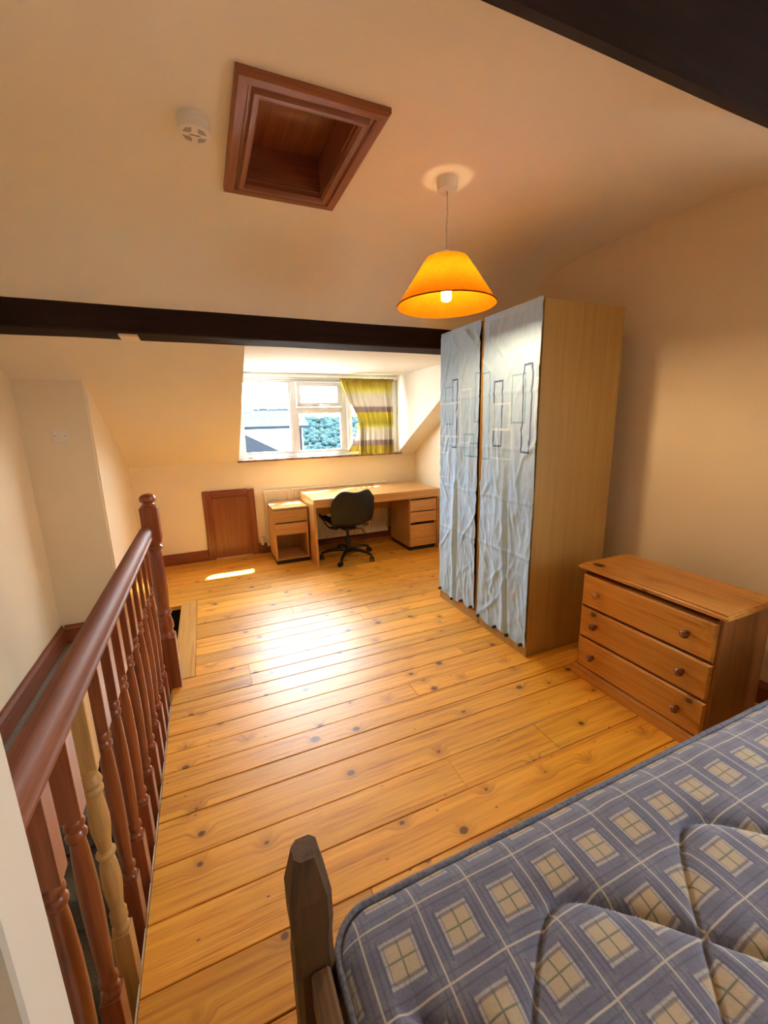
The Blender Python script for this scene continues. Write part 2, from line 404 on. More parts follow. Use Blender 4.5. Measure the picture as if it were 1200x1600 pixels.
for y0, y1 in zip(edges, edges[1:]):
    xl = FE if y0 < 2.39 else (-0.184 if y0 < 3.57 else -0.69)
    cuts = [xl] + sorted(butts.get(y0, [])) + [XR]
    if len(cuts) == 2 and random.random() < 0.35 and (y0 > 2.4 or y0 < 0.7): cuts.insert(1, random.uniform(0.6, 1.9))
    for x0, x1 in zip(cuts, cuts[1:]):
        bb, c = board_mesh(x0, x1, y0, y1)
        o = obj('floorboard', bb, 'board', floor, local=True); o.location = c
# pale trim board at the head of the stairs, mitred at its far end
obj('nosing_board', bm_prism([(-0.300, 2.405), (-0.1855, 2.405), (-0.1855, 3.572), (-0.300, 3.512)], 'Z', -0.03, 0.003), 'trimboard', floor, label='pale unstained board edging the stair opening')
obj('nosing_return', bm_prism([(-0.300, 3.514), (-0.187, 3.574), (-0.69, 3.574), (-0.69, 3.514)], 'Z', -0.03, 0.001), 'board', floor)
# ---------------------------------------------------------------- stairs
st = thing('staircase', 'grey carpeted stairs behind the dark balustrade', 'stairs', (-0.69, 2.3, -2.7), kind='structure')
box('landing', (XL+0.002, -0.60), (2.30, 3.448), (-0.30, -0.11), 'carpet', st, bev=0.006)
box('stair_step', (-0.598, -0.297), (2.30, 3.558), (-0.50, -0.36), 'carpet', st, bev=0.006)
for i in range(1, 12):
    z = -0.19-0.195*i; y1 = 2.30-0.225*(i-1)
    box('stair_step', (XL+0.002, -0.297), (max(y1-0.25, YN+0.02), y1+0.02), (z-0.17, z), 'carpet', st, bev=0.006)
# ---------------------------------------------------------------- skirting boards
def skirting_x(name, x0, x1, y, mat='redwoodx', h=0.117, z0=0.0):
    p = [(y-0.02, z0), (y-0.0005, z0), (y-0.0005, z0+h), (y-0.008, z0+h), (y-0.013, z0+h-0.012), (y-0.013, z0+h-0.026), (y-0.02, z0+h-0.032)]
    return obj(name, bm_prism(p, 'X', x0, x1), mat, kind='structure')
skirting_x('baseboard_far', -0.69, -0.072, YF)
skirting_x('baseboard_under_window', 0.452, XR, YF)
p = [(XR-0.02, 0), (XR-0.0005, 0), (XR-0.0005, 0.117), (XR-0.008, 0.117), (XR-0.02, 0.085)]
obj('baseboard_right', bm_prism(p, 'Y', YN, YF-0.02), M['redwoody'], kind='structure')
p = [(XL+0.0005, -0.11), (XL+0.022, -0.11), (XL+0.022, 0.0), (XL+0.010, 0.018), (XL+0.010, 0.03), (XL+0.0005, 0.03)]
obj('baseboard_left', bm_prism(p, 'Y', 1.2, 3.45), M['redwoody'], kind='structure')
p = [(3.4495, -0.11), (3.428, -0.11), (3.428, 0.0), (3.44, 0.018), (3.44, 0.03), (3.4495, 0.03)]
obj('baseboard_chimney', bm_prism(p, 'X', XL+0.022, -0.69), 'redwoodx', kind='structure')
# ---------------------------------------------------------------- roof beams
def rough_beam(name, sect, x0, x1, label, n=46, amp=0.004):
    """timber of a given (y,z) section, slightly hewn along its length"""
    b = bmesh.new(); rings = []
    for i in range(n+1):
        x = x0+(x1-x0)*i/n
        rings.append([b.verts.new((x, y+amp*noise.noise((x*2.2, k*7.3, 1)), z+amp*noise.noise((x*2.5, k*5.1, 9)))) for k, (y, z) in enumerate(sect)])
    m = len(sect)
    for A, B in zip(rings, rings[1:]):
        for k in range(m): b.faces.new((A[k], A[(k+1) % m], B[(k+1) % m], B[k]))
    b.faces.new(rings[0]); b.faces.new(rings[-1][::-1])
    return tag(obj(name, b, 'beam', kind='structure'), label, 'beam')
bf = rough_beam('ceiling_beam', [(2.85, 1.946), (2.862, 1.937), (3.088, 1.937), (3.10, 1.944), (3.10, 2.12), (2.85, 2.12)], XL, XR, 'dark stained roof beam crossing in front of the dormer', amp=0.003)
box('plaster_patch', (-0.02-0.36, -0.02-0.265), (2.90, 3.05), (1.925, 1.945), 'wall', bf)
rough_beam('ceiling_beam', [(0.600, 1.984), (0.5285, 1.9306), (0.4265, 2.067), (0.498, 2.15)], XL, XR, 'near black roof beam overhead above the bed', amp=0.0015)

# ================================================================== WINDOW
win = thing('window_1', 'white framed dormer window with three lights', 'window', (1.25, YF, 1.03), kind='structure')
WX0, WX1, WZ0, WZ1 = 0.345, 2.185, 1.055, 1.905
fy = (YF-0.005, YF+0.055)
def bar(name, x, z, y=fy, par=win, bev=0.006, mat='pvc'): return box(name, x, y, z, mat, par, bev=bev)
bar('frame_jamb', (DX0+0.001, 0.398), (WZ0, WZ1)); bar('frame_jamb', (2.13, DX1-0.001), (WZ0, WZ1))
bar('frame_head', (0.398, 2.13), (1.862, WZ1)); bar('frame_foot', (0.398, 2.13), (WZ0, 1.108))
bar('mullion', (0.912, 0.978), (1.108, 1.862)); bar('mullion', (1.488, 1.548), (1.108, 1.862))
bar('transom', (0.978, 1.488), (1.540, 1.592))
def sash(name, x, z, w, y, par=win):
    s = box(name, (x[0], x[1]), y, (z[1]-w, z[1]), 'pvc', par, bev=0.004)
    b = bm_box((x[0], x[1]), y, (z[0], z[0]+w), 0.004); bm_box((x[0], x[0]+w), y, (z[0]+w, z[1]-w), 0.004, bm=b); bm_box((x[1]-w, x[1]), y, (z[0]+w, z[1]-w), 0.004, bm=b)
    obj('sash_rail', b, 'pvc', s)
    return s
def pane(x, z, y): box('pane', x, (y, y+0.006), z, 'glass', win)
b = bm_box((0.398, 0.412), (YF+0.0, YF+0.04), (1.108, 1.862)); bm_box((0.898, 0.912), (YF, YF+0.04), (1.108, 1.862), bm=b); bm_box((0.412, 0.898), (YF, YF+0.04), (1.108, 1.122), bm=b); bm_box((0.412, 0.898), (YF, YF+0.04), (1.848, 1.862), bm=b)
obj('glazing_bead', b, 'pvc', win)
pane((0.40, 0.91), (1.11, 1.86), YF+0.02)
s1 = sash('top_vent_sash', (0.982, 1.484), (1.596, 1.858), 0.045, (YF-0.02, YF+0.03))
pane((1.02, 1.45), (1.635, 1.82), YF+0.01)
pane((0.98, 1.486), (1.11, 1.54), YF+0.02)
b = bm_box((0.978, 0.992), (YF, YF+0.04), (1.108, 1.54)); bm_box((1.474, 1.488), (YF, YF+0.04), (1.108, 1.54), bm=b); bm_box((0.992, 1.474), (YF, YF+0.04), (1.108, 1.122), bm=b); bm_box((0.992, 1.474), (YF, YF+0.04), (1.526, 1.54), bm=b)
obj('glazing_bead', b, 'pvc', win)
s2 = sash('side_sash', (1.552, 2.126), (1.112, 1.858), 0.05, (YF-0.02, YF+0.03))
pane((1.60, 2.08), (1.16, 1.81), YF+0.01)
b = bm_box((1.20, 1.25), (YF-0.034, YF-0.02), (1.60, 1.622), 0.003); join(b, bm_tube([(1.225, YF-0.04, 1.612), (1.26, YF-0.045, 1.606), (1.33, YF-0.043, 1.614)], [0.008, 0.007, 0.005], 8))
obj('window_handle', b, 'pvc', s1)
b = bm_box((1.566, 1.586), (YF-0.034, YF-0.02), (1.40, 1.455), 0.003); join(b, bm_tube([(1.576, YF-0.04, 1.43), (1.574, YF-0.05, 1.40), (1.576, YF-0.045, 1.32)], [0.008, 0.008, 0.005], 8))
obj('window_handle', b, 'pvc', s2)
box('sill', (DX0-0.012, DX1+0.03), (YF-0.05, YF+0.06), (1.034, 1.055), 'pvc', win, bev=0.004)
box('sill_edge', (DX0-0.016, DX1+0.034), (YF-0.058, YF-0.051), (1.027, 1.053), plain('worn_brown_sill_edge', (0.22, 0.12, 0.08), 0.5, nscale=20, namp=0.4), win, bev=0.002)
box('head_board', (DX0+0.001, DX1-0.001), (YF-0.03, YF-0.006), (1.885, DZ-0.001), 'pvc', win, bev=0.003)
box('eave', (DX0-0.3, DX1+0.3), (YF+0.06, YF+0.19), (1.895, 2.02), 'pvc', win)
box('window_stay', (0.43, 0.47), (YF-0.035, YF-0.006), (1.056, 1.085), 'brass', win, bev=0.004)
# daylight portal in the window opening (guides sky light sampling, emits nothing of its own)
pd = bpy.data.lights.new('window_portal', 'AREA'); pd.shape = 'RECTANGLE'; pd.size = 1.85; pd.size_y = 0.86; pd.cycles.is_portal = True
po = bpy.data.objects.new('window_portal', pd); COL.objects.link(po); po.location = (1.257, YF+0.07, 1.48); po.rotation_euler = (-math.pi/2, 0, 0)

w2 = thing('fill_window', 'small white framed window added unseen above the bed for fill light', 'window', (XR, -0.16, 0.86), kind='structure')
for nm, y, z in (('frame_jamb', (W2[0], W2[0]+0.045), (W2[2], W2[3])), ('frame_jamb', (W2[1]-0.045, W2[1]), (W2[2], W2[3])), ('frame_head', (W2[0]+0.045, W2[1]-0.045), (W2[3]-0.045, W2[3])), ('frame_foot', (W2[0]+0.045, W2[1]-0.045), (W2[2], W2[2]+0.045))):
    box(nm, (XR+0.02, XR+0.07), y, z, 'pvc', w2, bev=0.004)
box('pane', (XR+0.04, XR+0.046), (W2[0]+0.04, W2[1]-0.04), (W2[2]+0.04, W2[3]-0.04), 'glass', w2)
pd2 = bpy.data.lights.new('fill_window_portal', 'AREA'); pd2.shape = 'RECTANGLE'; pd2.size = 0.64; pd2.size_y = 0.68; pd2.cycles.is_portal = True
po2 = bpy.data.objects.new('fill_window_portal', pd2); COL.objects.link(po2); po2.location = (XR+0.09, -0.16, 1.18); po2.rotation_euler = (0, math.pi/2, 0)
# curtain track and curtain
tr = thing('curtain_track', 'slim white curtain track above the window', 'curtain track', (1.25, YF-0.07, 1.91))
box('rail', (0.36, 2.15), (YF-0.075, YF-0.06), (1.905, 1.922), 'plastic', tr, bev=0.003)
for x in (0.45, 1.3, 2.1): box('bracket', (x-0.01, x+0.01), (YF-0.06, YF-0.031), (1.903, 1.925), 'plastic', tr, bev=0.002)
box('end_stop', (2.15, 2.165), (YF-0.08, YF-0.055), (1.897, 1.928), 'plastic', tr, bev=0.003)
def curtain_mat():
    m, nt, b = new_mat('striped_curtain_fabric'); g = NT(nt); o = g.coord(); x, y, z = g.sep(o)
    zz = g.math('ADD', z, g.math('MULTIPLY', g.noise(g.comb(g.math('MULTIPLY', x, 3), y, 0.0), 2, 2), 0.012))
    t = g.mapr(zz, 0.0, 0.86)
    Y1, CR, MV, CR2 = (0.46, 0.35, 0.030), (0.50, 0.40, 0.30), (0.22, 0.145, 0.12), (0.48, 0.41, 0.31)
    OL = (0.33, 0.245, 0.025)
    c = g.ramp(t, [(0.0, Y1), (0.12, OL), (0.135, MV), (0.195, MV), (0.205, CR2), (0.34, CR2), (0.37, (0.5, 0.44, 0.12)), (0.42, OL), (0.56, Y1), (0.575, MV), (0.635, MV), (0.645, CR), (0.78, CR2), (0.83, (0.52, 0.45, 0.12)), (0.90, Y1), (1.0, OL)])
    w = g.noise(g.mapping(o, scale=(300, 300, 300)), 1, 1)
    g.put(b.inputs['Base Color'], g.mix(g.math('MULTIPLY', w, 0.25), c, (0.2, 0.17, 0.06)))
    b.inputs['Roughness'].default_value = 0.9; b.inputs['Sheen Weight'].default_value = 0.2
    out = nt.nodes['Material Output']; tl = g.n('ShaderNodeBsdfTranslucent'); g.put(tl.inputs[0], c)
    mx = g.n('ShaderNodeMixShader'); mx.inputs[0].default_value = 0.08
    nt.links.new(b.outputs[0], mx.inputs[1]); nt.links.new(tl.outputs[0], mx.inputs[2]); nt.links.new(mx.outputs[0], out.inputs[0])
    return m
M['curtain'] = curtain_mat()
cur = thing('curtain', 'short curtain striped yellow-green, cream and mauve, bunched at the window', 'curtain', (1.77, 4.57, 1.045))
LEFT = [(1.05, 1.645), (1.25, 1.652), (1.38, 1.655), (1.46, 1.63), (1.58, 1.572), (1.70, 1.515), (1.80, 1.472), (1.90, 1.445)]
def curt(u, v):
    z = 1.048 + v*(1.895-1.048)
    xl, xr = smoothi(LEFT, z), 2.100 - 0.02*(1-v)
    gath = 1 - v
    uu = u + 0.02*math.sin(9*u+3*v)
    x = xl + (xr-xl)*uu
    A = 0.014 + 0.026*gath**0.6
    ph = uu*7.0*2*math.pi + 0.7*math.sin(3.1*uu+1) + 0.5*math.sin(4*v+5*uu)
    y = 4.565 + A*(1.1-2.2*abs(math.sin(ph/2))**0.8) + 0.008*math.sin(ph*2.3+2*v) + 0.004*math.sin(uu*120)*max(0, v-0.85)/0.15 + 0.02*gath*math.sin(5*uu)
    z += 0.006*math.sin(ph*0.5)*gath + (0.008*math.sin(uu*150) if v > 0.99 else 0)
    return (x + 0.006*math.cos(ph)*gath, y, z)
obj('drape', bm_grid(curt, 150, 44), 'curtain', cur, smooth=0)
def tail(u, v):
    z = 1.085 + v*(1.40-1.085)
    xl = smoothi([(1.08, 1.525), (1.13, 1.555), (1.2, 1.60), (1.3, 1.642), (1.4, 1.655)], z)
    x = xl + (1.74-xl)*u
    return (x, 4.595 + 0.008*math.sin(12*u+2*v), z)
obj('folded_back_edge', bm_grid(tail, 20, 16), 'curtain', cur, smooth=0)
obj('heading_tape', bm_grid(lambda u, v: (1.45+0.65*u, 4.552+0.006*math.sin(u*140), 1.865+0.03*v), 150, 2), 'curtain', cur, smooth=0)

# ================================================================== LOW ACCESS DOOR
dr = thing('door_1', 'small red-brown wooden access door in the low wall', 'door', (0.19, YF, 0), kind='structure')
def mould_v(name, x0, x1, z0, z1, par): # upright architrave
    box(name, (x0, x1), (YF-0.022, YF-0.0005), (z0, z1), 'redwood', par, bev=0.004)
box('frame_upright', (-0.069, 0.0), (YF-0.024, YF-0.0005), (0, 0.748), 'redwood', dr, bev=0.006)
box('frame_upright', (0.382, 0.450), (YF-0.024, YF-0.0005), (0, 0.744), 'redwood', dr, bev=0.006)
box('frame_head', (0.0, 0.382), (YF-0.024, YF-0.0005), (0.680, 0.748), 'redwoodx', dr, bev=0.006)
box('inner_bead', (0.0, 0.014), (YF-0.018, YF-0.0005), (0.012, 0.680), 'redwood', dr, bev=0.003)
box('inner_bead', (0.368, 0.382), (YF-0.018, YF-0.0005), (0.012, 0.680), 'redwood', dr, bev=0.003)
box('inner_bead', (0.014, 0.368), (YF-0.018, YF-0.0005), (0.666, 0.680), 'redwoodx', dr, bev=0.003)
M['doorpanel'] = wood('red_brown_door_panel', (0.27, 0.085, 0.024), (0.22, 0.064, 0.018), (0.15, 0.040, 0.011), 'Z', 0.8, 0.4, False, coat=0.2)
box('door_leaf', (0.015, 0.367), (YF-0.012, YF-0.0005), (0.012, 0.665), 'doorpanel', dr, bev=0.002)

# ================================================================== LOFT HATCH
ht = thing('loft_hatch', 'red-brown framed loft hatch recessed in the ceiling', 'hatch', (0.45, 1.84, 2.45))
HO = (0.200, 0.700, 1.495, 2.197); HI = (HX0, HX1, HY0, HY1)
def hatch_side(a0, a1, b0, b1, mat):
    """moulded frame member with mitred ends: outer edge a0->a1, inner edge b0->b1 (xy points)"""
    prof = [(0.0, 0.0), (0.0, -0.022), (0.12, -0.028), (0.45, -0.028), (0.52, -0.020), (0.62, -0.020), (0.70, -0.034), (0.90, -0.034), (0.99, -0.022), (0.99, 0.0)]
    bb = bmesh.new(); R = []
    for A, B in ((a0, b0), (a1, b1)):
        R.append([bb.verts.new((A[0]+(B[0]-A[0])*t, A[1]+(B[1]-A[1])*t, 2.4495+h)) for t, h in prof])
    n = len(prof)
    for k in range(n): bb.faces.new((R[0][k], R[1][k], R[1][(k+1) % n], R[0][(k+1) % n]))
    bb.faces.new(R[0]); bb.faces.new(R[1][::-1])
    obj('hatch_moulding', bb, mat, ht)
O = [(HO[0], HO[2]), (HO[1], HO[2]), (HO[1], HO[3]), (HO[0], HO[3])]; I = [(HI[0], HI[2]), (HI[1], HI[2]), (HI[1], HI[3]), (HI[0], HI[3])]
for k in range(4): hatch_side(O[k], O[(k+1) % 4], I[k], I[(k+1) % 4], 'hatch' if k % 2 == 0 else 'hatchy')
box('hatch_lining', (HX0-0.015, HX0), (HY0, HY1), (2.45, 2.60), 'hatchy', ht); box('hatch_lining', (HX1, HX1+0.015), (HY0, HY1), (2.45, 2.60), 'hatchy', ht)
box('hatch_lining', (HX0, HX1), (HY0-0.015, HY0), (2.45, 2.60), 'hatch', ht); box('hatch_lining', (HX0, HX1), (HY1, HY1+0.015), (2.45, 2.60), 'hatch', ht)
box('hatch_panel', (HX0-0.014, HX1+0.014), (HY0-0.014, HY1+0.014), (2.585, 2.60), M['hatchy'], ht)

# ================================================================== SMOKE ALARM
sa = thing('smoke_alarm', 'round white smoke alarm on the ceiling beside the hatch', 'smoke alarm', (0.085, 1.805, 2.405))
c0 = (0.085, 1.805, 0)
obj('base', bm_lathe([(0.055, 2.4495), (0.056, 2.438), (0.054, 2.436)][::-1], c0, 32), 'plastic', sa, smooth=40)
obj('body', bm_lathe([(0.030, 2.404), (0.047, 2.405), (0.0525, 2.409), (0.0535, 2.416), (0.0535, 2.436)], c0, 32), 'plastic', sa, smooth=40)
for k in range(4):
    bb = bmesh.new(); a0 = math.radians(45+90*k-30); a1 = math.radians(45+90*k+30); top = []; bot = []
    pts = [(0.020, a0+0.25), (0.040, a0), (0.042, (a0+a1)/2), (0.040, a1), (0.020, a1-0.25)]
    lo = [bb.verts.new((c0[0]+r*math.cos(a), c0[1]+r*math.sin(a), 2.4035)) for r, a in pts]; hi = [bb.verts.new((v.co.x, v.co.y, 2.406)) for v in lo]
    bb.faces.new(lo); bb.faces.new(hi[::-1])
    for q in range(5): bb.faces.new((lo[q], lo[(q+1) % 5], hi[(q+1) % 5], hi[q]))
    obj('vent', bb, plain('alarm_vent_grey', (0.36, 0.31, 0.27), 0.7), sa)
box('test_slot', (c0[0]-0.018, c0[0]+0.018), (c0[1]-0.002, c0[1]+0.002), (2.403, 2.4045), 'plasticdark', sa)

# ================================================================== PENDANT LAMP
LX, LY = 1.108, 1.80
lp = thing('pendant_lamp', 'pendant lamp with a glowing orange cone shade', 'lamp', (LX, LY, 1.93))
obj('ceiling_rose', bm_lathe([(0.030, 2.402), (0.040, 2.405), (0.044, 2.412), (0.046, 2.4495)], (LX, LY, 0), 32), 'plastic', lp, smooth=40)
obj('cord', bm_tube([(LX, LY, 2.405), (LX+0.003, LY, 2.33), (LX-0.002, LY, 2.25), (LX, LY, 2.17)], 0.0035, 8), 'plastic', lp, smooth=40)
obj('lamp_holder', bm_lathe([(0.006, 2.172), (0.016, 2.165), (0.019, 2.13), (0.020, 2.075), (0.024, 2.07), (0.024, 2.055)][::-1], (LX, LY, 0), 20), 'plastic', lp, smooth=40)
def shade_mat():
    m, nt, b = new_mat('orange_paper_shade'); g = NT(nt); o = g.coord(); out = nt.nodes['Material Output']
    f = g.math('ADD', g.math('MULTIPLY', g.noise(o, 60, 4, 0.6, 1.5), 0.6), g.math('MULTIPLY', g.noise(o, 14, 3), 0.4))
    c = g.ramp(f, [(0.30, (0.135, 0.040, 0.0009)), (0.65, (0.172, 0.056, 0.0016))])
    d = g.n('ShaderNodeBsdfDiffuse'); t = g.n('ShaderNodeBsdfTranslucent'); g.put(d.inputs[0], g.mix(0.0, c, c)); g.put(t.inputs[0], c)
    mx = g.n('ShaderNodeMixShader'); mx.inputs[0].default_value = 0.40
    nt.links.new(d.outputs[0], mx.inputs[1]); nt.links.new(t.outputs[0], mx.inputs[2]); nt.links.new(mx.outputs[0], out.inputs[0]); nt.nodes.remove(b)
    return m
M['shade'] = shade_mat()
sh = obj('shade', bm_lathe([(0.229, 1.935), (0.102, 2.122), (0.096, 2.130), (0.088, 2.134), (0.046, 2.137)], (LX, LY, 0), 64, cap=False), 'shade', lp, smooth=30)
obj('shade_rim', bm_lathe([(0.2285, 1.933), (0.2305, 1.933), (0.2305, 1.938), (0.2275, 1.938), (0.2285, 1.933)], (LX, LY, 0), 64, cap=False), 'shade', sh, smooth=30)
bb = bm_lathe([(0.046, 2.135), (0.046, 2.139), (0.043, 2.139), (0.043, 2.135), (0.046, 2.135)], (LX, LY, 0), 40, cap=False)
for k in range(3):
    a = k*2*math.pi/3+0.4; bm_tube([(LX+0.018*math.cos(a), LY+0.018*math.sin(a), 2.135), (LX+0.044*math.cos(a), LY+0.044*math.sin(a), 2.137)], 0.002, 6, bm=bb)
obj('shade_carrier', bb, 'plastic', sh, smooth=40)
m, nt, b = new_mat('lit_bulb'); b.inputs['Base Color'].default_value = (1, 1, 1, 1); b.inputs['Emission Color'].default_value = (1, 0.67, 0.345, 1); b.inputs['Emission Strength'].default_value = 430
M['bulb'] = m
obj('bulb', bm_lathe([(0.010, 1.954), (0.019, 1.957), (0.0225, 1.964), (0.023, 2.0), (0.0225, 2.035), (0.018, 2.048), (0.014, 2.056)], (LX, LY, 0), 24), 'bulb', lp, smooth=50)

# ================================================================== BALUSTRADE
bal = thing('balustrade', 'dark red-brown turned balustrade along the stair opening', 'balustrade', (-0.33, 1.5, -0.12))
RX = -0.311
# newel
nx, ny = -0.290, 2.372; hw = 0.0405
nw = obj('newel_post', bm_prism([(nx-hw, ny-hw), (nx+hw, ny-hw), (nx+hw, ny+hw), (nx-hw, ny+hw)], 'Z', -0.30, 0.30), 'redwood', bal)
obj('newel_block', bm_box((nx-hw, nx+hw), (ny-hw, ny+hw), (0.835, 1.018), 0.006, 2), 'redwood', nw)
obj('newel_turning', bm_lathe([(0.040, 0.298), (0.0405, 0.312), (0.034, 0.322), (0.033, 0.335), (0.040, 0.350), (0.0395, 0.37), (0.034, 0.40), (0.030, 0.425), (0.038, 0.432), (0.039, 0.442), (0.031, 0.452), (0.030, 0.47), (0.036, 0.55), (0.0375, 0.62), (0.035, 0.70), (0.029, 0.775), (0.028, 0.785), (0.037, 0.795), (0.038, 0.806), (0.030, 0.815), (0.036, 0.824), (0.040, 0.837)], (nx, ny, 0), 28), 'redwood', nw, smooth=45)
obj('newel_cap', bm_lathe([(0.030, 1.016), (0.033, 1.022), (0.033, 1.027), (0.026, 1.031), (0.024, 1.037), (0.034, 1.044), (0.0385, 1.054), (0.037, 1.066), (0.030, 1.076), (0.018, 1.083), (0.004, 1.086)], (nx, ny, 0), 28), 'redwood', nw, smooth=50)
# handrail with a moulded section
HR = [(-0.030, 0.862), (0.030, 0.862), (0.032, 0.872), (0.027, 0.878), (0.027, 0.884), (0.033, 0.888), (0.035, 0.897), (0.0325, 0.909), (0.027, 0.917), (0.020, 0.922), (0.009, 0.927), (0.0, 0.928), (-0.009, 0.927), (-0.020, 0.922), (-0.027, 0.917), (-0.0325, 0.909), (-0.035, 0.897), (-0.033, 0.888), (-0.027, 0.884), (-0.027, 0.878), (-0.032, 0.872)]
obj('handrail', bm_prism([(RX+p*0.87, q) for p, q in HR], 'Y', 0.566, ny-hw+0.006), 'redwoody', bal, smooth=35)
TURN_A = [(0.019, 0.165), (0.020, 0.18), (0.0145, 0.188), (0.0145, 0.196), (0.0195, 0.206), (0.0195, 0.214), (0.014, 0.224), (0.0175, 0.30), (0.0195, 0.40), (0.019, 0.48), (0.0165, 0.56), (0.014, 0.595), (0.019, 0.603), (0.0195, 0.611), (0.014, 0.620), (0.0185, 0.629), (0.0185, 0.637), (0.015, 0.645), (0.020, 0.660)]
TURN_B = [(0.019, 0.165), (0.020, 0.178), (0.015, 0.186), (0.015, 0.192), (0.0195, 0.203), (0.0185, 0.213), (0.0195, 0.226), (0.015, 0.234), (0.0155, 0.25), (0.0205, 0.30), (0.0215, 0.33), (0.019, 0.37), (0.0145, 0.398), (0.021, 0.407), (0.021, 0.413), (0.0145, 0.421), (0.0155, 0.44), (0.0205, 0.48), (0.0215, 0.51), (0.018, 0.555), (0.0155, 0.578), (0.021, 0.587), (0.021, 0.594), (0.017, 0.600), (0.022, 0.614), (0.018, 0.626), (0.015, 0.634), (0.020, 0.648), (0.019, 0.662)]
def baluster_mesh(turn):
    h = 0.0205
    bb = bm_box((-h, h), (-h, h), (-0.13, 0.168), 0.0015); bm_box((-h, h), (-h, h), (0.655, 0.8625), 0.0015, bm=bb)
    bm_lathe(turn, (0, 0, 0), 18, bm=bb)
    return bb
mesh_red = mesh_pale = None
for k in range(12):
    pale = (k == 2); y = 0.748+0.1325*k
    if pale: o = obj('baluster', baluster_mesh(TURN_B), 'paleturn', bal, smooth=35, local=True, label='pale unstained turned spindle')
    elif mesh_red is None: o = obj('baluster', baluster_mesh(TURN_A), 'redwood', bal, smooth=35, local=True); mesh_red = o.data
    else: o = bpy.data.objects.new('baluster', mesh_red); COL.objects.link(o); o.parent = bal
    o.location = Vector((-0.3195, y, 0))-bal.location
box('base_rail', (-0.345, -0.302), (0.566, ny-hw), (-0.145, -0.125), 'redwoody', bal, bev=0.003)
box('floor_edging', (-0.3015, -0.2965), (0.30, 2.33), (-0.10, -0.004), M['white'], bal)

# ================================================================== LIGHT SWITCH
sw = thing('light_switch', 'square white light switch on the chimney breast', 'switch', (-0.875, 3.45, 1.325))
box('plate', (-0.919, -0.831), (3.4415, 3.4495), (1.326, 1.412), 'plastic', sw, bev=0.003)
box('rocker', (-0.888, -0.864), (3.4375, 3.443), (1.352, 1.386), 'plastic', sw, bev=0.002)
for x in (-0.905, -0.845): obj('screw', bm_lathe([(0.0035, 3.4405), (0.0035, 3.4425)], (x, 0, 1.369), 10, 'Y'), 'screw', sw)

# ================================================================== WARDROBES
WFX, WBX, WH = 1.652, 2.235, 2.003
def wardrobe(y0, y1, label):
    t = thing('wardrobe', label, 'wardrobe', ((WFX+WBX)/2, (y0+y1)/2, 0), 'birch wardrobe units')
    e = 0.0006
    box('side_panel', (WFX, WBX), (y0+e, y0+0.018), (0, WH), 'ward', t, bev=0.001); box('side_panel', (WFX, WBX), (y1-0.018, y1-e), (0, WH), 'ward', t, bev=0.001)
    box('top_panel', (WFX, WBX), (y0+0.018, y1-0.018), (WH-0.018, WH), 'ward', t); box('bottom_panel', (WFX, WBX), (y0+0.018, y1-0.018), (0.062, 0.080), 'ward', t)
    box('back_panel', (WBX-0.006, WBX), (y0+0.018, y1-0.018), (0.08, WH-0.018), 'ward', t)
    box('plinth', (WFX+0.004, WFX+0.02), (y0+0.018, y1-0.018), (0, 0.062), 'ward', t)
    box('shelf', (WFX+0.03, WBX-0.01), (y0+0.018, y1-0.018), (1.60, 1.618), 'ward', t)
    return t
wardrobe(1.744, 2.243, 'tall birch wardrobe unit beside the pine chest of drawers')
wardrobe(2.243, 2.742, 'tall birch wardrobe unit on the side nearer the desk')
def cloth_mat(name, rects):
    m, nt, b = new_mat(name); g = NT(nt); o = g.coord(); x, y, z = g.sep(o)
    base = g.ramp(g.noise(g.mapping(o, scale=(1, 1.2, 0.5)), 3, 3), [(0.3, (0.35, 0.56, 0.87)), (0.7, (0.41, 0.62, 0.91))])
    cols = {'n': (0.035, 0.06, 0.24), 't': (0.10, 0.30, 0.50), 'w': (0.74, 0.88, 1.0)}
    c = base
    for kind, ya, yb, za, zb in rects:
        cy, cz, hy, hz = (ya+yb)/2, (za+zb)/2, abs(yb-ya)/2, abs(zb-za)/2
        dy = g.math('SUBTRACT', g.math('ABSOLUTE', g.math('SUBTRACT', y, cy)), hy)
        dz = g.math('SUBTRACT', g.math('ABSOLUTE', g.math('SUBTRACT', z, cz)), hz)
        d = g.math('ABSOLUTE', g.math('MAXIMUM', dy, dz))
        k = g.mapr(d, 0.0045, 0.0065, {'n': 0.9, 't': 0.62, 'w': 0.45}[kind], 0)
        c = g.mix(k, c, cols[kind])
    g.put(b.inputs['Base Color'], c); b.inputs['Roughness'].default_value = 0.85; b.inputs['Sheen Weight'].default_value = 0.15
    g.put(b.inputs['Normal'], g.bump(g.noise(o, 28, 4, 0.6), 0.25, 0.01))
    return m
RN = [('n', 2.098, 2.024, 1.63, 1.254), ('t', 1.945, 1.834, 1.65, 1.391), ('n', 1.852, 1.785, 1.695, 1.228), ('w', 2.116, 1.937, 1.352, 1.180), ('w', 1.755, 1.60, 1.617, 1.264), ('t', 2.35, 2.143, 1.69, 1.168), ('w', 2.10, 1.96, 1.50, 1.352)]
RL = [('n', 2.56, 2.498, 1.684, 1.226), ('t', 2.651, 2.555, 1.640, 1.386), ('t', 2.30, 2.10, 1.70, 1.40), ('w', 2.462, 2.35, 1.610, 1.262), ('t', 2.405, 2.30, 1.318, 1.174), ('w', 2.80, 2.457, 1.53, 1.30), ('w', 2.80, 2.61, 1.18, 1.0), ('t', 2.34, 2.15, 1.26, 1.174)]
def ridge(v): return 1-2*abs(v)
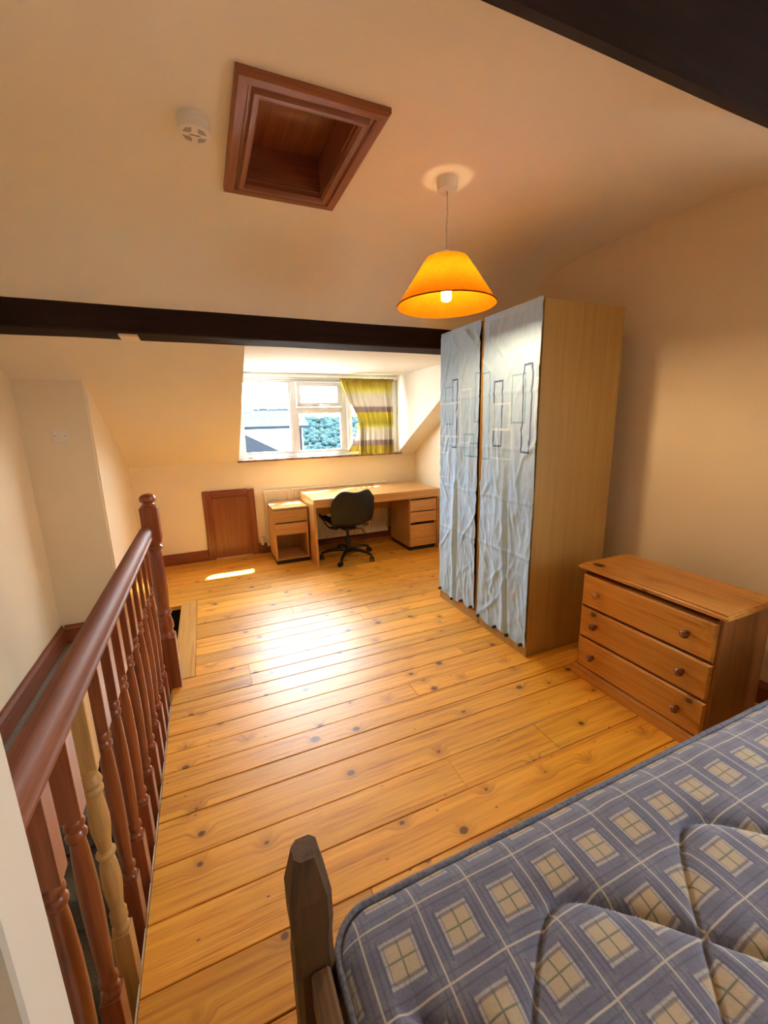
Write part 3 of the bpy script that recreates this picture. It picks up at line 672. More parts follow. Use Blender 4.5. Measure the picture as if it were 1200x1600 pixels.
def cloth(label, y0, y1, rects, seed, hemtab, crease):
    t = thing('wardrobe_curtain', label, 'curtain', (1.63, (y0+y1)/2, 0.07), 'blue-grey cloths hung over the wardrobes')
    wl = t.location
    mat = cloth_mat('blue_grey_printed_cloth', [(k, a-wl.y, b_-wl.y, c-wl.z, d-wl.z) for k, a, b_, c, d in rects])
    rnd = random.Random(seed)
    cr = [(rnd.uniform(0, 1), rnd.uniform(0.05, 0.97), rnd.uniform(-1.2, 1.2), rnd.uniform(0.05, 0.16), rnd.uniform(0.004, 0.010)) for _ in range(42)]
    def f(u, v):
        y = y0+(y1-y0)*u; z0 = smoothi(hemtab, u); z = z0+(2.012-z0)*v
        hang = 1-v
        s = 0.006*noise.noise((y*5+seed, z*1.3, seed)) + 0.009*noise.noise((y*13, z*2.0+seed, 3.1))*(0.35+0.65*hang)
        s += 0.006*ridge(noise.noise((y*9+z*1.6, z*3.2-y*2, seed+5)))*(0.5+0.5*hang)
        s += 0.004*ridge(noise.noise((y*22-z*6, z*9+y*6, seed+9)))
        # single slanting pinch creases
        for cu, cvv, sl, ln, am in cr:
            du, dv = (u-cu)*0.49, (v-cvv)*1.94
            al = (du*sl+dv)/math.hypot(sl, 1); pe = (du-dv*sl)/math.hypot(sl, 1)
            if abs(al) < ln*2 and abs(pe) < 0.06: s += am*math.exp(-(al/ln)**2)*math.exp(-(pe/0.012)**2)
        # long vertical fold in the lower half, and the pressed cross folds
        cy = interp(crease, v); s -= 0.014*math.exp(-((u-cy)/0.028)**2)*min(1, max(0, (0.56-v)*6)); s += 0.012*math.exp(-((u-cy-0.06)/0.05)**2)*min(1, max(0, (0.56-v)*6))
        for zf in (0.62, 0.94, 1.24, 1.56): s += 0.004*math.exp(-((z-zf-0.01*noise.noise((y*6, zf, 2)))/0.010)**2)
        if v > 0.985: s *= 0.4
        return (min(1.6495, 1.639 - s*0.8), y, z)
    obj('cloth', bm_grid(f, 96, 240), mat, t, smooth=0)
    bb = bm_box((1.6500, 1.6515), (y0+0.004, y1-0.004), (1.975, 2.006), 0.002)
    obj('hanging_strip', bb, 'ward', t)
    for q in (0.06, 0.32, 0.58, 0.95):
        z = smoothi(hemtab, q); obj('hem_button', bm_lathe([(0.010, -0.004), (0.011, 0.0), (0.008, 0.004)], (1.612, y0+(y1-y0)*q, z+0.014), 14, 'X') if False else bm_lathe([(0.006, 1.612), (0.010, 1.615), (0.010, 1.640)], (0, y0+(y1-y0)*q, z+0.012), 14, 'X'), 'plinth', t, smooth=40)
    return t
cloth('blue-grey printed cloth hung over the wardrobe unit beside the chest', 1.738, 2.216, RN, 3, [(0, 0.07), (0.25, 0.066), (0.45, 0.08), (0.7, 0.06), (1, 0.075)], [(0, 0.36), (0.5, 0.47)])
cloth('blue-grey printed cloth hung over the wardrobe unit nearer the desk', 2.256, 2.722, RL, 11, [(0, 0.108), (0.12, 0.088), (0.32, 0.095), (0.56, 0.064), (0.75, 0.08), (1, 0.088)], [(0, 0.52), (0.5, 0.50)])

# ================================================================== CHEST OF DRAWERS
ch = thing('chest_of_drawers', 'orange pine chest of three drawers beside the wardrobe', 'chest of drawers', (1.98, 1.18, 0))
CX0, CX1, CY0, CY1 = 1.805, 2.150, 0.848, 1.512
box('side_panel', (CX0, CX1), (CY0, CY0+0.02), (0.05, 0.625), 'chestshade', ch, bev=0.003); box('side_panel', (CX0, CX1), (CY1-0.02, CY1), (0.05, 0.625), 'chestshade', ch, bev=0.003)
box('back_panel', (CX1-0.012, CX1), (CY0+0.02, CY1-0.02), (0.05, 0.625), 'chestshade', ch)
for z in (0.238, 0.414, 0.590): box('drawer_divider', (CX0+0.012, CX1-0.02), (CY0+0.02, CY1-0.02), (z-0.008, z+0.012), 'chestshade', ch)
# moulded top
tp = bm_box((CX0-0.028, CX1+0.004), (CY0-0.024, CY1+0.016), (0.625, 0.650))
bmesh.ops.bevel(tp, geom=[e for e in tp.edges if all(v.co.z > 0.64 for v in e.verts)], offset=0.010, segments=3, affect='EDGES')
bmesh.ops.bevel(tp, geom=[e for e in tp.edges if all(v.co.z < 0.626 for v in e.verts)], offset=0.006, segments=2, affect='EDGES')
obj('top', tp, 'chest', ch, smooth=30)
# plinth with moulding
pl = bm_prism([(CX0-0.018, 0.0), (CX0-0.018, 0.048), (CX0-0.012, 0.060), (CX0-0.004, 0.064), (CX0+0.02, 0.064), (CX0+0.02, 0.0)], 'Y', CY0-0.014, CY1+0.014)
obj('plinth', pl, 'chest', ch)
box('plinth_side', (CX0+0.02, CX1), (CY0-0.014, CY0+0.006), (0, 0.062), 'chestshade', ch, bev=0.004); box('plinth_side', (CX0+0.02, CX1), (CY1-0.006, CY1+0.014), (0, 0.062), 'chestshade', ch, bev=0.004)
zz = [(0.068, 0.236), (0.246, 0.412), (0.424, 0.598)]
for i, (z0, z1) in enumerate(zz):
    fx = CX0-0.014
    fr = bm_box((fx, CX0+0.008), (CY0+0.014, CY1-0.010), (z0, z1))
    bmesh.ops.bevel(fr, geom=[e for e in fr.edges if all(v.co.x < fx+1e-4 for v in e.verts)], offset=0.009, segments=2, affect='EDGES', profile=0.3)
    d = obj('drawer', fr, 'chest', ch)
    box('drawer_body', (CX0+0.008, CX1-0.03), (CY0+0.026, CY1-0.026), (z0+0.012, z1-0.02), 'chestshade', d)
    for j, y in enumerate((0.965, 1.402)):
        pale = (i == 2 and j == 1); zc = (0.155, 0.335, 0.513)[i]
        kb = bm_lathe([(0.010, fx+0.001), (0.009, fx-0.008), (0.013, fx-0.014), (0.0175, fx-0.020), (0.0185, fx-0.026), (0.016, fx-0.032), (0.009, fx-0.036), (0.002, fx-0.037)], (0, y, zc), 20, 'X')
        obj('knob', kb, 'knobpale' if pale else 'knobdark', d, smooth=50, label='pale replacement wooden knob' if pale else None)

# ================================================================== DESK, DRAWER UNIT, BEDSIDE CABINET
dk = thing('desk', 'long oak veneer desk under the window', 'desk', (1.64, 4.25, 0))
DKX0, DKX1, DKY0, DKY1, DKZ = 0.922, 2.345, 3.905, 4.600, 0.685
box('top', (DKX0, DKX1), (DKY0, DKY1), (DKZ-0.024, DKZ), 'desk', dk, bev=0.0015)
box('front_edge', (DKX0+0.024, DKX1), (DKY0+0.001, DKY0+0.02), (DKZ-0.085, DKZ-0.024), 'desk', dk, bev=0.001)
box('leg_panel', (DKX0, DKX0+0.024), (DKY0, DKY1), (0, DKZ-0.024), 'deskz', dk, bev=0.0015)
box('leg_panel', (DKX1-0.024, DKX1), (DKY0+0.02, DKY1), (0, DKZ-0.024), 'deskz', dk, bev=0.0015)
box('modesty_panel', (DKX0+0.024, DKX1-0.024), (DKY1-0.10, DKY1-0.085), (0.40, DKZ-0.024), 'desk', dk)
du = thing('drawer_unit', 'three drawer oak veneer pedestal under the desk', 'drawer unit', (2.15, 4.2, 0))
UX0, UX1, UY0, UY1 = 1.986, 2.318, 3.955, 4.46
box('carcass_side', (UX0, UX0+0.018), (UY0, UY1), (0.045, 0.600), 'deskz', du, bev=0.001); box('carcass_side', (UX1-0.018, UX1), (UY0, UY1), (0.045, 0.600), 'deskz', du, bev=0.001)
box('carcass_top', (UX0+0.018, UX1-0.018), (UY0+0.02, UY1), (0.575, 0.592), 'deskz', du); box('carcass_bottom', (UX0+0.018, UX1-0.018), (UY0, UY1), (0.045, 0.062), 'deskz', du); box('carcass_back', (UX0+0.018, UX1-0.018), (UY1-0.012, UY1), (0.062, 0.575), 'deskz', du)
box('plinth', (UX0+0.004, UX1-0.01), (UY0+0.012, UY1-0.01), (0, 0.045), 'plinth', du)
for z0, z1 in ((0.052, 0.296), (0.325, 0.438), (0.450, 0.572)):
    d = box('drawer', (UX0+0.002, UX1-0.002), (UY0-0.020, UY0-0.002), (z0, z1), 'desk', du, bev=0.0015)
    box('finger_groove', (UX0+0.022, UX1-0.022), (UY0+0.0, UY0+0.018), (z1-0.02, z1+0.002), 'plinth', d)
bc = thing('bedside_cabinet', 'small oak veneer cabinet with open lower compartment beside the desk', 'cabinet', (0.735, 4.37, 0))
BX0, BX1, BY0, BY1, BZ = 0.565, 0.908, 4.145, 4.545, 0.594
box('side_panel', (BX0, BX0+0.018), (BY0, BY1), (0.045, BZ-0.018), 'deskz', bc, bev=0.001); box('side_panel', (BX1-0.018, BX1), (BY0, BY1), (0.045, BZ-0.018), 'deskz', bc, bev=0.001)
box('top', (BX0-0.004, BX1+0.004), (BY0-0.012, BY1), (BZ-0.018, BZ), 'desk', bc, bev=0.0015)
box('back_panel', (BX0+0.018, BX1-0.018), (BY1-0.01, BY1), (0.045, BZ-0.018), 'deskz', bc)
box('bottom_panel', (BX0+0.018, BX1-0.018), (BY0, BY1-0.01), (0.045, 0.063), 'desk', bc); box('shelf', (BX0+0.018, BX1-0.018), (BY0+0.01, BY1-0.01), (0.305, 0.320), 'desk', bc)
box('plinth', (BX0+0.004, BX1-0.004), (BY0+0.02, BY1-0.02), (0, 0.045), 'plinth', bc)
d = box('drawer', (BX0+0.002, BX1-0.002), (BY0-0.016, BY0+0.001), (0.445, 0.568), 'desk', bc, bev=0.0015)
box('lower_fascia', (BX0+0.002, BX1-0.002), (BY0-0.016, BY0+0.001), (0.322, 0.430), 'desk', bc, bev=0.0015)
box('finger_groove', (BX0+0.02, BX1-0.02), (BY0+0.001, BY0+0.01), (0.425, 0.45), 'plinth', d)

# ================================================================== RADIATOR
rd = thing('radiator', 'cream ribbed panel radiator under the window behind the desk', 'radiator', (1.27, 4.6, 0.08))
RX0, RX1, RZ0, RZ1, RYF = 0.545, 2.01, 0.085, 0.695, 4.607
def rib(u, v): pass
bb = bmesh.new(); n = 44; cols = []
for i in range(n*4+1):
    k = i % 4; x = RX0+(RX1-RX0)*i/(n*4); y = RYF + (0.0 if k in (1, 2) else 0.009)
    cols.append([bb.verts.new((x, RYF if z in (RZ0, RZ1) else y, z)) for z in (RZ0, RZ0+0.035, RZ1-0.035, RZ1)])
for A, B in zip(cols, cols[1:]):
    for j in range(3): bb.faces.new((A[j], B[j], B[j+1], A[j+1]))
obj('panel', bb, 'radiator', rd)
box('panel_back', (RX0, RX1), (RYF+0.012, RYF+0.016), (RZ0, RZ1), 'radiator', rd); box('top_grille', (RX0-0.003, RX1+0.003), (RYF-0.003, RYF+0.042), (RZ1, RZ1+0.012), 'radiator', rd, bev=0.002)
box('end_cover', (RX0-0.004, RX0), (RYF-0.002, RYF+0.042), (RZ0, RZ1), 'radiator', rd); box('end_cover', (RX1, RX1+0.004), (RYF-0.002, RYF+0.042), (RZ0, RZ1), 'radiator', rd)
bb = bm_tube([(RX0+0.02, RYF+0.02, 0.125), (RX0-0.045, RYF+0.02, 0.125), (RX0-0.05, RYF+0.02, 0.11), (RX0-0.05, RYF+0.02, 0.0)], 0.008, 10)
vp = obj('supply_pipe', bb, 'chrome', rd, smooth=40)
obj('valve', bm_lathe([(0.012, 0.10), (0.016, 0.115), (0.016, 0.14), (0.019, 0.15), (0.020, 0.185), (0.016, 0.195)], (RX0-0.05, RYF+0.02, 0), 16), 'plastic', rd, smooth=40)
obj('return_pipe', bm_tube([(RX1-0.02, RYF+0.02, 0.12), (RX1+0.045, RYF+0.02, 0.12), (RX1+0.05, RYF+0.02, 0.105), (RX1+0.05, RYF+0.02, 0.0)], 0.008, 10), 'chrome', rd, smooth=40)
hp = obj('heating_pipe', bm_tube([(0.95, 4.622, 0.055), (1.5, 4.622, 0.055), (1.97, 4.622, 0.055)], 0.0075, 8), plain('painted_brown_pipe', (0.14, 0.05, 0.02), 0.4), rd, smooth=40)
so = thing('wall_socket', 'small white wall socket under the desk', 'socket', (2.05, YF, 0.17))
box('plate', (2.022, 2.105), (YF-0.010, YF-0.0005), (0.172, 0.256), 'plastic', so, bev=0.003)
for x, z in ((2.063, 0.232), (2.050, 0.205), (2.076, 0.205)): box('socket_slot', (x-0.004, x+0.004), (YF-0.0108, YF-0.009), (z-0.006, z+0.006), 'plinth', so)

# ================================================================== OFFICE CHAIR
oc = thing('office_chair', 'black shell swivel chair pushed up to the desk', 'chair', (1.300, 4.040, 0), rz=math.radians(7))
PF = [(0.0, 0.235), (0.10, 0.22), (0.25, 0.12), (0.42, -0.03), (0.54, -0.135), (0.63, -0.185), (0.72, -0.205), (0.85, -0.225), (1.0, -0.245)]
PZ = [(0.0, 0.385), (0.10, 0.395), (0.25, 0.375), (0.42, 0.362), (0.54, 0.385), (0.63, 0.44), (0.72, 0.52), (0.85, 0.64), (1.0, 0.742)]
PW = [(0.0, 0.175), (0.06, 0.215), (0.2, 0.235), (0.42, 0.225), (0.56, 0.222), (0.72, 0.238), (0.86, 0.236), (0.95, 0.220), (1.0, 0.195)]
def shell(u, v):
    a = 2*u-1; f = smoothi(PF, v); z = smoothi(PZ, v); w = smoothi(PW, v)
    seat = max(0, min(1, (0.60-v)/0.15)); back = 1-seat
    x = a*w
    z += seat*0.075*abs(a)**2.4*(1 if v > 0.1 else v/0.1)
    f += back*0.065*abs(a)**2.2
    top = max(0, (v-0.86)/0.14)
    z += top*(0.085*a*a*(1-a*a) - 0.045*a**6)
    return (x, f, z)
s = obj('seat_shell', bm_grid(shell, 32, 48), 'black', oc, smooth=0, local=True)
md = s.modifiers.new('thickness', 'SOLIDIFY'); md.thickness = 0.014; md.offset = 0
obj('seat_pad', bm_grid(lambda u, v: (lambda p: (p[0]*0.9, p[1], p[2]+0.012+0.012*(1-(2*u-1)**4)*(1-(2*v-1)**4)))(shell(0.5+(u-0.5)*0.86, 0.06+0.44*v)), 20, 20), plain('black_seat_fabric', (0.015, 0.015, 0.016), 0.8), oc, smooth=0, local=True)
bb = bmesh.new()
for sgn in (-1, 1): bm_tube([(sgn*0.19, 0.17, 0.385), (sgn*0.185, 0.05, 0.352), (sgn*0.17, -0.10, 0.36), (sgn*0.165, -0.15, 0.385)], 0.008, 8, bm=bb)
bm_tube([(-0.185, 0.05, 0.352), (0, 0.0, 0.338), (0.185, 0.05, 0.352)], 0.009, 8, bm=bb)
obj('seat_bracket', bb, 'blackmetal', oc, smooth=40, local=True)
obj('mount_plate', bm_box((-0.07, 0.07), (-0.08, 0.08), (0.325, 0.352), 0.006), 'blackmetal', oc, local=True)
obj('gas_lift', bm_lathe([(0.024, 0.095), (0.027, 0.10), (0.027, 0.235), (0.024, 0.24), (0.0145, 0.243), (0.0145, 0.33)], (0, 0, 0), 20), 'blackmetal', oc, smooth=40, local=True)
obj('height_lever', bm_tube([(0.05, -0.03, 0.335), (0.12, -0.08, 0.325), (0.165, -0.11, 0.265), (0.175, -0.115, 0.25)], [0.005, 0.005, 0.005, 0.008], 8), 'blackmetal', oc, smooth=40, local=True)
obj('hub', bm_lathe([(0.030, 0.070), (0.036, 0.075), (0.034, 0.115), (0.027, 0.122)], (0, 0, 0), 20), 'blackmetal', oc, smooth=40, local=True)
base_ang = math.radians(-123)-math.radians(7)
for k in range(5):
    a = base_ang+2*math.pi*k/5; ca, sa_ = math.cos(a), math.sin(a); R = 0.285
    pts = [(0.02*ca, 0.02*sa_, 0.098), (0.12*ca, 0.12*sa_, 0.105), (0.22*ca, 0.22*sa_, 0.092), (R*ca, R*sa_, 0.070)]
    obj('base_arm', bm_tube(pts, [0.021, 0.018, 0.015, 0.012], 10), 'blackmetal', oc, smooth=40, local=True)
    wa = a+0.9*(k-2); wx, wy = math.cos(wa), math.sin(wa)
    cs = bmesh.new()
    for sgn in (-1, 1):
        w = bm_lathe([(0.012, 0.006), (0.024, 0.008), (0.026, 0.014), (0.024, 0.021), (0.010, 0.024)], (0, 0, 0), 18, 'Y')
        bmesh.ops.transform(w, matrix=Matrix.Translation((R*ca+0.012*wx, R*sa_+0.012*wy, 0.0265)) @ Matrix.Rotation(wa, 4, 'Z') @ Matrix.Diagonal((1, sgn, 1, 1)), verts=w.verts[:])
        join(cs, w)
    co = obj('caster', cs, 'black', oc, smooth=40, local=True)
    hood = bm_lathe([(0.018, 0.036), (0.019, 0.046), (0.014, 0.056), (0.008, 0.060), (0.006, 0.075)], (R*ca, R*sa_, 0), 14)
    obj('caster_hood', hood, 'black', co, smooth=40, local=True)

# ================================================================== BED AND MATTRESS
bd = thing('bed_frame', 'dark timber bed frame with a chamfered foot post', 'bed', (1.1, 0.14, 0))
def post(cx, cy, h):
    w = 0.036
    lv = [(0.0, w, w), (h-0.235, w, w), (h-0.205, w*0.93, w*0.93), (h-0.165, w*0.93, w*0.93), (h-0.135, w, w), (h-0.075, w, w), (h-0.012, w*0.66, w*0.66), (h, w*0.60, w*0.60)]
    b = bmesh.new(); R = []
    for z, a, c in lv:
        k = 0.010
        R.append([b.verts.new((cx+x, cy+y, z)) for x, y in ((-a+k, -c), (a-k, -c), (a, -c+k), (a, c-k), (a-k, c), (-a+k, c), (-a, c-k), (-a, -c+k))])
    for A, B in zip(R, R[1:]):
        for i in range(8): b.faces.new((A[i], A[(i+1) % 8], B[(i+1) % 8], B[i]))
    b.faces.new(R[0][::-1]); b.faces.new(R[-1])
    return b
BYN = -0.36
obj('foot_post', post(0.086, 0.580, 0.705), 'bedwood', bd); obj('foot_post', post(0.086, BYN, 0.705), 'bedwood', bd)
obj('head_post', post(2.13, 0.580, 0.90), 'bedwood', bd); obj('head_post', post(2.13, BYN, 0.90), 'bedwood', bd)
M['bedrail'] = wood('grey_brown_bed_rail', (0.20, 0.12, 0.06), (0.15, 0.085, 0.042), (0.08, 0.042, 0.022), 'Y', 0.8, 0.5, False, bump=0.2)
M['bedrailx'] = wood('grey_brown_bed_side_rail', (0.20, 0.12, 0.06), (0.15, 0.085, 0.042), (0.08, 0.042, 0.022), 'X', 0.8, 0.5, False, bump=0.2)
box('foot_rail', (0.074, 0.108), (BYN+0.036, 0.545), (0.40, 0.488), 'bedrail', bd, bev=0.006); box('foot_rail', (0.074, 0.098), (BYN+0.036, 0.545), (0.16, 0.26), 'bedrail', bd, bev=0.004)
box('head_rail', (2.118, 2.142), (BYN+0.036, 0.545), (0.55, 0.80), 'bedrail', bd, bev=0.004); box('head_rail', (2.118, 2.142), (BYN+0.036, 0.545), (0.18, 0.32), 'bedrail', bd, bev=0.004)
for y in (0.566, BYN-0.012): box('side_rail', (0.122, 2.094), (y, y+0.024), (0.17, 0.277), 'bedrailx', bd, bev=0.004)
for i in range(12): box('slat', (0.20+0.16*i, 0.27+0.16*i), (BYN+0.014, 0.564), (0.262, 0.2795), 'bedrail', bd)

def plaid_mat():
    m, nt, b = new_mat('blue_plaid_ticking'); g = NT(nt); o = g.coord(); x, y, z = g.sep(o)
    wv = g.noise(o, 9, 2); x = g.math('ADD', x, g.math('MULTIPLY_ADD', wv, 0.006, -0.003)); y = g.math('ADD', y, g.math('MULTIPLY_ADD', g.noise(o, 8, 2), 0.006, -0.003))
    PX, PY = 0.1175, 0.127
    def tri(v, p, off):   # signed distance from the nearest lattice line, in metres
        return g.math('MULTIPLY', g.math('SUBTRACT', g.math('FRACT', g.math('ADD', g.math('DIVIDE', g.math('SUBTRACT', v, off), p), 0.5)), 0.5), p)
    dx, dy = tri(x, PX, 0.226-MX), tri(y, PY, 0.495-MY)
    ax, ay = g.math('ABSOLUTE', dx), g.math('ABSOLUTE', dy)
    def band(a, lo_, hi_, s=0.0012):
        return g.math('MULTIPLY', g.mapr(a, lo_-s, lo_+s), g.mapr(a, hi_-s, hi_+s, 1, 0))
    inx, iny = g.mapr(ax, 0.025, 0.027, 1, 0), g.mapr(ay, 0.026, 0.028, 1, 0)
    ox, oy = g.mapr(ax, 0.032, 0.034, 1, 0), g.mapr(ay, 0.033, 0.035, 1, 0)
    fuzz = g.noise(o, 260, 3, 0.75); fz = g.math('MULTIPLY_ADD', fuzz, 0.9, 0.1)
    patch = g.noise(o, 14, 3)
    base = g.ramp(g.math('ADD', g.math('MULTIPLY', fuzz, 0.6), g.math('MULTIPLY', patch, 0.4)), [(0.32, (0.105, 0.115, 0.175)), (0.68, (0.20, 0.215, 0.285))])
    c = base
    # broad darker stripes through the squares
    st = g.math('MAXIMUM', ox, oy)
    c = g.mix(g.math('MULTIPLY', st, 0.35), c, (0.10, 0.10, 0.19))
    tan = (0.47, 0.38, 0.25); wht = (0.55, 0.53, 0.47); nav = (0.045, 0.045, 0.115)
    both = g.math('MULTIPLY', ox, oy)
    # pale frame around each square
    fx = g.math('MULTIPLY', band(ax, 0.0275, 0.0325), oy); fyy = g.math('MULTIPLY', band(ay, 0.0285, 0.0335), ox)
    c = g.mix(g.math('MULTIPLY', g.math('MAXIMUM', fx, fyy), g.math('MULTIPLY', fz, 1.0)), c, wht)
    c = g.mix(g.math('MULTIPLY', g.math('MULTIPLY', inx, iny), g.math('MULTIPLY_ADD', fuzz, 0.4, 0.66)), c, tan)
    # dark blue lines bounding the squares
    nb = g.math('MAXIMUM', g.math('MULTIPLY', band(ax, 0.0345, 0.0375), g.mapr(ay, 0.040, 0.042, 1, 0)), g.math('MULTIPLY', band(ay, 0.0235, 0.0275), g.mapr(ax, 0.034, 0.036, 1, 0)))
    c = g.mix(g.math('MULTIPLY', nb, 0.55), c, nav)
    # green cross lines, thin cream lines half way
    gl = g.math('MAXIMUM', g.mapr(ax, 0.0008, 0.0024, 1, 0), g.mapr(ay, 0.0008, 0.0024, 1, 0))
    inside = g.math('MULTIPLY', inx, iny)
    c = g.mix(g.math('MULTIPLY', gl, g.math('MULTIPLY_ADD', inside, 0.45, 0.30)), c, (0.05, 0.10, 0.085))
    hx, hy = g.math('ABSOLUTE', tri(x, PX, 0.226-MX+PX/2)), g.math('ABSOLUTE', tri(y, PY, 0.495-MY+PY/2))
    pn = g.math('MAXIMUM', band(hx, 0.0105, 0.0135), band(hy, 0.0115, 0.0145))
    c = g.mix(g.math('MULTIPLY', pn, 0.45), c, nav)
    wl = g.math('MAXIMUM', g.mapr(hx, 0.0010, 0.0022, 1, 0), g.mapr(hy, 0.0010, 0.0022, 1, 0))
    c = g.mix(g.math('MULTIPLY', wl, 0.75), c, (0.56, 0.52, 0.45))
    g.put(b.inputs['Base Color'], c); b.inputs['Roughness'].default_value = 0.9; b.inputs['Sheen Weight'].default_value = 0.35; b.inputs['Sheen Roughness'].default_value = 0.5
    g.put(b.inputs['Normal'], g.bump(fuzz, 0.35, 0.002))
    return m
MX, MY = 1.11, 0.135                # mattress origin
M['plaid'] = plaid_mat()
mt = thing('mattress', 'blue and cream plaid quilted mattress on the bed', 'mattress', (MX, MY, 0.28))
MX0, MX1, MY0, MY1, MZ0, MZ1 = 0.128, 2.09, -0.345, 0.612, 0.282, 0.492
RC = 0.075                           # corner radius in plan
def plan(px, py):
    """distance inside the rounded rectangle outline"""
    cx, cy = (MX0+MX1)/2, (MY0+MY1)/2; qx = abs(px-cx)-((MX1-MX0)/2-RC); qy = abs(py-cy)-((MY1-MY0)/2-RC)
    return RC - (math.hypot(max(qx, 0), max(qy, 0)) + min(max(qx, qy), 0))
def stitch_d(x, y):
    d = 1.0
    for row, (yp, xo) in enumerate(((0.452, 0.545), (0.132, 0.745), (-0.188, 0.545))):
        for k in range(-3, 6):
            xp = xo+0.40*k
            u = x-xp
            if abs(u) > 0.42: continue
            yy = yp - (math.sqrt(u*u*0.92+0.065**2)-0.065)*1.06
            if abs(u) < 0.36: d = min(d, abs(y-yy)/math.sqrt(1+(0.9*u/math.sqrt(u*u+0.002))**2))
    return d
def mtop(x, y):
    e = plan(x, y)
    z = MZ1
    z -= 0.030*math.exp(-max(e, 0)/0.022)          # roll at the edge
    d = stitch_d(x, y)
    z -= (0.011*math.exp(-(d/0.006)**1.5) + 0.013*math.exp(-(d/0.030)**1.5))*min(1, max(0, (e-0.06)/0.04))
    z += 0.004*noise.noise((x*6, y*6, 2)) + 0.002*noise.noise((x*19, y*19, 5))
    return z
NXG, NYG = 420, 210
def msurf(u, v):
    x = MX0+(MX1-MX0)*u; y = MY0+(MY1-MY0)*v
    return x, y
bb = bmesh.new(); grid = {}
def to_round(x, y):
    """pull a rectangle grid point into the rounded outline"""
    cx, cy = (MX0+MX1)/2, (MY0+MY1)/2; hx, hy = (MX1-MX0)/2, (MY1-MY0)/2
    sx, sy = (1 if x > cx else -1), (1 if y > cy else -1); dx, dy = abs(x-cx)-(hx-RC), abs(y-cy)-(hy-RC)
    if dx > 0 and dy > 0:
        m_ = max(dx, dy); L = math.hypot(dx, dy); s_ = m_/L; dx, dy = dx*s_, dy*s_
        return cx+sx*(hx-RC+dx), cy+sy*(hy-RC+dy)
    return x, y
for i in range(NXG+1):
    for j in range(NYG+1):
        x, y = to_round(*msurf(i/NXG, j/NYG)); grid[i, j] = bb.verts.new((x, y, mtop(x, y)))
for i in range(NXG):
    for j in range(NYG): bb.faces.new((grid[i, j], grid[i+1, j], grid[i+1, j+1], grid[i, j+1]))
loop = [(i, 0) for i in range(NXG)] + [(NXG, j) for j in range(NYG)] + [(i, NYG) for i in range(NXG, 0, -1)] + [(0, j) for j in range(NYG, 0, -1)]
top_ring = [grid[k] for k in loop]; prev = top_ring; outline = [v.co.copy() for v in top_ring]
for z, off in ((MZ1-0.045, 0.004), (MZ1-0.09, 0.012), (MZ0+0.06, 0.010), (MZ0+0.012, 0.003), (MZ0, -0.01)):
    ring = []
    for v in outline:
        c_ = Vector(((MX0+MX1)/2, (MY0+MY1)/2, 0)); dv = Vector((v.x-max(MX0+RC, min(MX1-RC, v.x)), v.y-max(MY0+RC, min(MY1-RC, v.y)), 0))
        if dv.length > 1e-6: dv.normalize()
        ring.append(bb.verts.new((v.x+dv.x*off, v.y+dv.y*off, z)))
    for k in range(len(ring)): bb.faces.new((prev[k], prev[(k+1) % len(ring)], ring[(k+1) % len(ring)], ring[k]))
    prev = ring
bb.faces.new(prev)
obj('cover', bb, 'plaid', mt, smooth=60)
M['piping'] = plain('grey_blue_piping', (0.15, 0.16, 0.21), 0.8, nscale=120, namp=0.4)
def piping(z, off):
    pts = []
    for v in outline[::2]:
        dv = Vector((v.x-max(MX0+RC, min(MX1-RC, v.x)), v.y-max(MY0+RC, min(MY1-RC, v.y)), 0))
        if dv.length > 1e-6: dv.normalize()
        pts.append((v.x+dv.x*off, v.y+dv.y*off, z+0.0025*noise.noise((v.x*9, v.y*9, 0))))
    pts.append(pts[0]); return bm_tube(pts, 0.0068, 8, cap=False)
obj('piping', piping(MZ1-0.026, 0.004), 'piping', mt, smooth=0); obj('piping', piping(MZ0+0.014, 0.004), 'piping', mt, smooth=0)

# ================================================================== OUTSIDE
def matte(m):
    for n_ in m.node_tree.nodes:
        if n_.type == 'BSDF_PRINCIPLED': n_.inputs['Specular IOR Level'].default_value = 0.0
    return m
def slate():
    m, nt, b = new_mat('grey_slate_roof'); g = NT(nt); o = g.coord(); x, y, z = g.sep(o)
    br = g.n('ShaderNodeTexBrick'); g.put(br.inputs['Vector'], g.comb(x, g.math('MULTIPLY', z, 2.2), 0.0)); br.inputs['Scale'].default_value = 4.5
    br.inputs['Color1'].default_value = (0.026, 0.033, 0.037, 1); br.inputs['Color2'].default_value = (0.018, 0.024, 0.028, 1); br.inputs['Mortar'].default_value = (0.005, 0.007, 0.008, 1); br.inputs['Mortar Size'].default_value = 0.03
    g.put(b.inputs['Base Color'], br.outputs[0]); b.inputs['Roughness'].default_value = 0.8
    return m
M['slate'] = matte(slate()); M['render'] = plain('white_render', (0.62, 0.62, 0.60), 0.9); M['gutter'] = plain('grey_gutter', (0.008, 0.010, 0.014), 0.9); matte(M['gutter'])
hs = thing('neighbour_house', 'white rendered house with slate roof across the street', 'house', (0, 12, -6), kind='thing')
box('wall', (-6, 2.68), (12.15, 14.3), (-6, 1.40), 'render', hs)
obj('roof', bm_prism([(12.0, 1.36), (13.25, 1.862), (14.5, 1.36)], 'X', -6, 2.86), 'slate', hs)
bb = bmesh.new()
for i in range(34): bm_box((-5.9+0.26*i, -5.9+0.26*i+0.24), (13.19, 13.31), (1.84, 1.885+0.006*(i % 3)), 0.0, bm=bb)
obj('ridge_tiles', bb, 'slate', hs)
box('gutter', (-6, 2.86), (11.92, 12.02), (1.30, 1.375), 'gutter', hs); obj('downpipe', bm_tube([(2.60, 12.1, 1.32), (2.60, 12.1, -6)], 0.04, 8), 'gutter', hs)
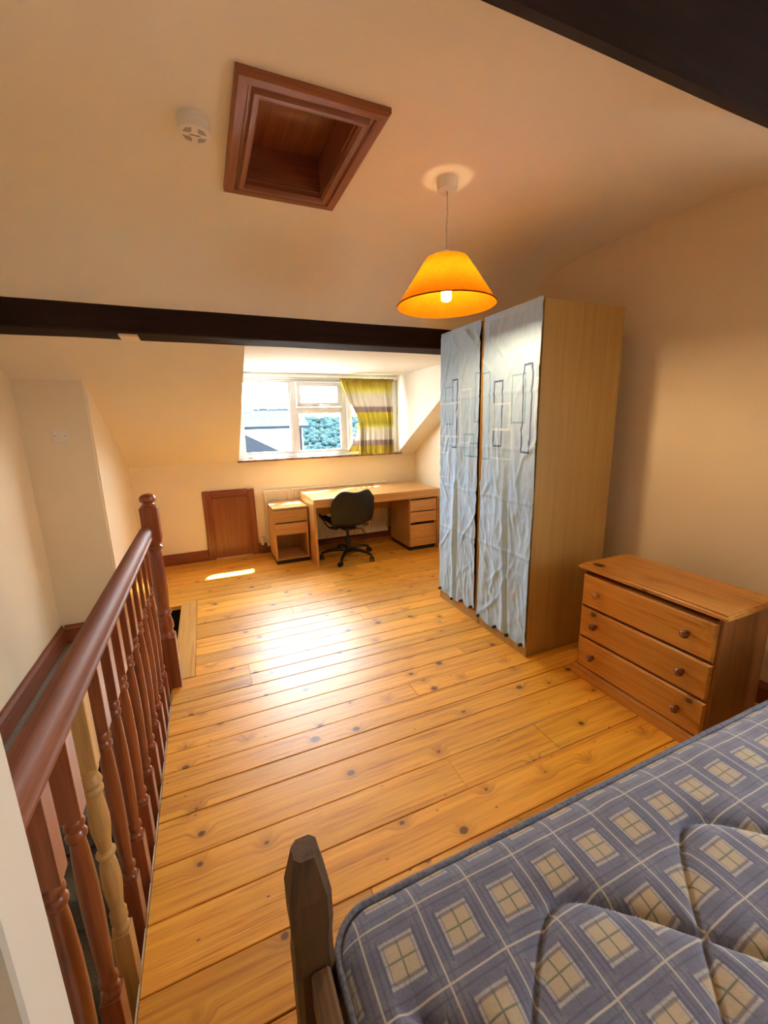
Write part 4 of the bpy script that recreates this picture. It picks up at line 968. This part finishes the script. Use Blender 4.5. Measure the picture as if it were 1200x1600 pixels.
box('chimney_pot', (1.10, 1.45), (13.1, 13.4), (1.80, 2.0), 'render', hs)
h2 = thing('lean_to_roof', 'dark slate lean-to roof below the white house', 'roof', (0.9, 10.5, -6))
obj('slates', bm_prism([(0.2, -1.0), (0.2, 1.45), (0.45, 1.45), (2.6, 0.30), (2.6, -1.0)], 'Y', 10.2, 11.3), 'gutter', h2)
box('wall', (0.2, 2.5), (10.25, 11.25), (-6, -1.0), 'render', h2)
def green():
    m, nt, b = new_mat('hazy_green_hillside'); g = NT(nt); o = g.coord()
    c = g.ramp(g.noise(o, 0.22, 6, 0.65), [(0.35, (0.0065, 0.0145, 0.0180)), (0.55, (0.0095, 0.0185, 0.0200)), (0.7, (0.018, 0.024, 0.021))])
    g.put(b.inputs['Base Color'], c); b.inputs['Roughness'].default_value = 1.0
    return m
M['hill'] = matte(green())
def hillf(u, v):
    x = -120+360*u; y = 30+400*v
    z = -14 + 16.5*min(1, max(0, (y-60)/150)) + 0.8*noise.noise((x*0.012, y*0.01, 4)) + 1.2*noise.noise((x*0.04, y*0.04, 1)) + 1.2*max(0, (y-200)/200)
    return (x, y, z)
obj('hill', bm_grid(hillf, 90, 60), 'hill', kind='structure', label='hazy wooded hillside beyond the houses')
box('ground', (-60, 90), (-60, 35), (-6.3, -6.0), plain('pale_street_paving', (0.38, 0.365, 0.34), 0.9, nscale=2, namp=0.15), kind='structure')
bb = bmesh.new(); rnd = random.Random(5)
for i in range(1100):
    y = rnd.uniform(60, 230); x = y*rnd.uniform(0.20, 0.48); u = (x+120)/360; v = (y-30)/400; z = hillf(u, v)[2]; r = rnd.uniform(0.5, 1.3)*y/120
    t_ = bmesh.new(); bmesh.ops.create_icosphere(t_, subdivisions=1, radius=r)
    for q in t_.verts: q.co = Vector((q.co.x*rnd.uniform(0.8, 1.2), q.co.y, q.co.z*0.85*rnd.uniform(0.8, 1.2)))+Vector((x, y, z+r*0.5))
    join(bb, t_)
tr_ = obj('woodland', bb, 'hill', kind='stuff', smooth=0)
tag(tr_, 'mass of distant trees on the hillside', 'trees', kind='stuff')
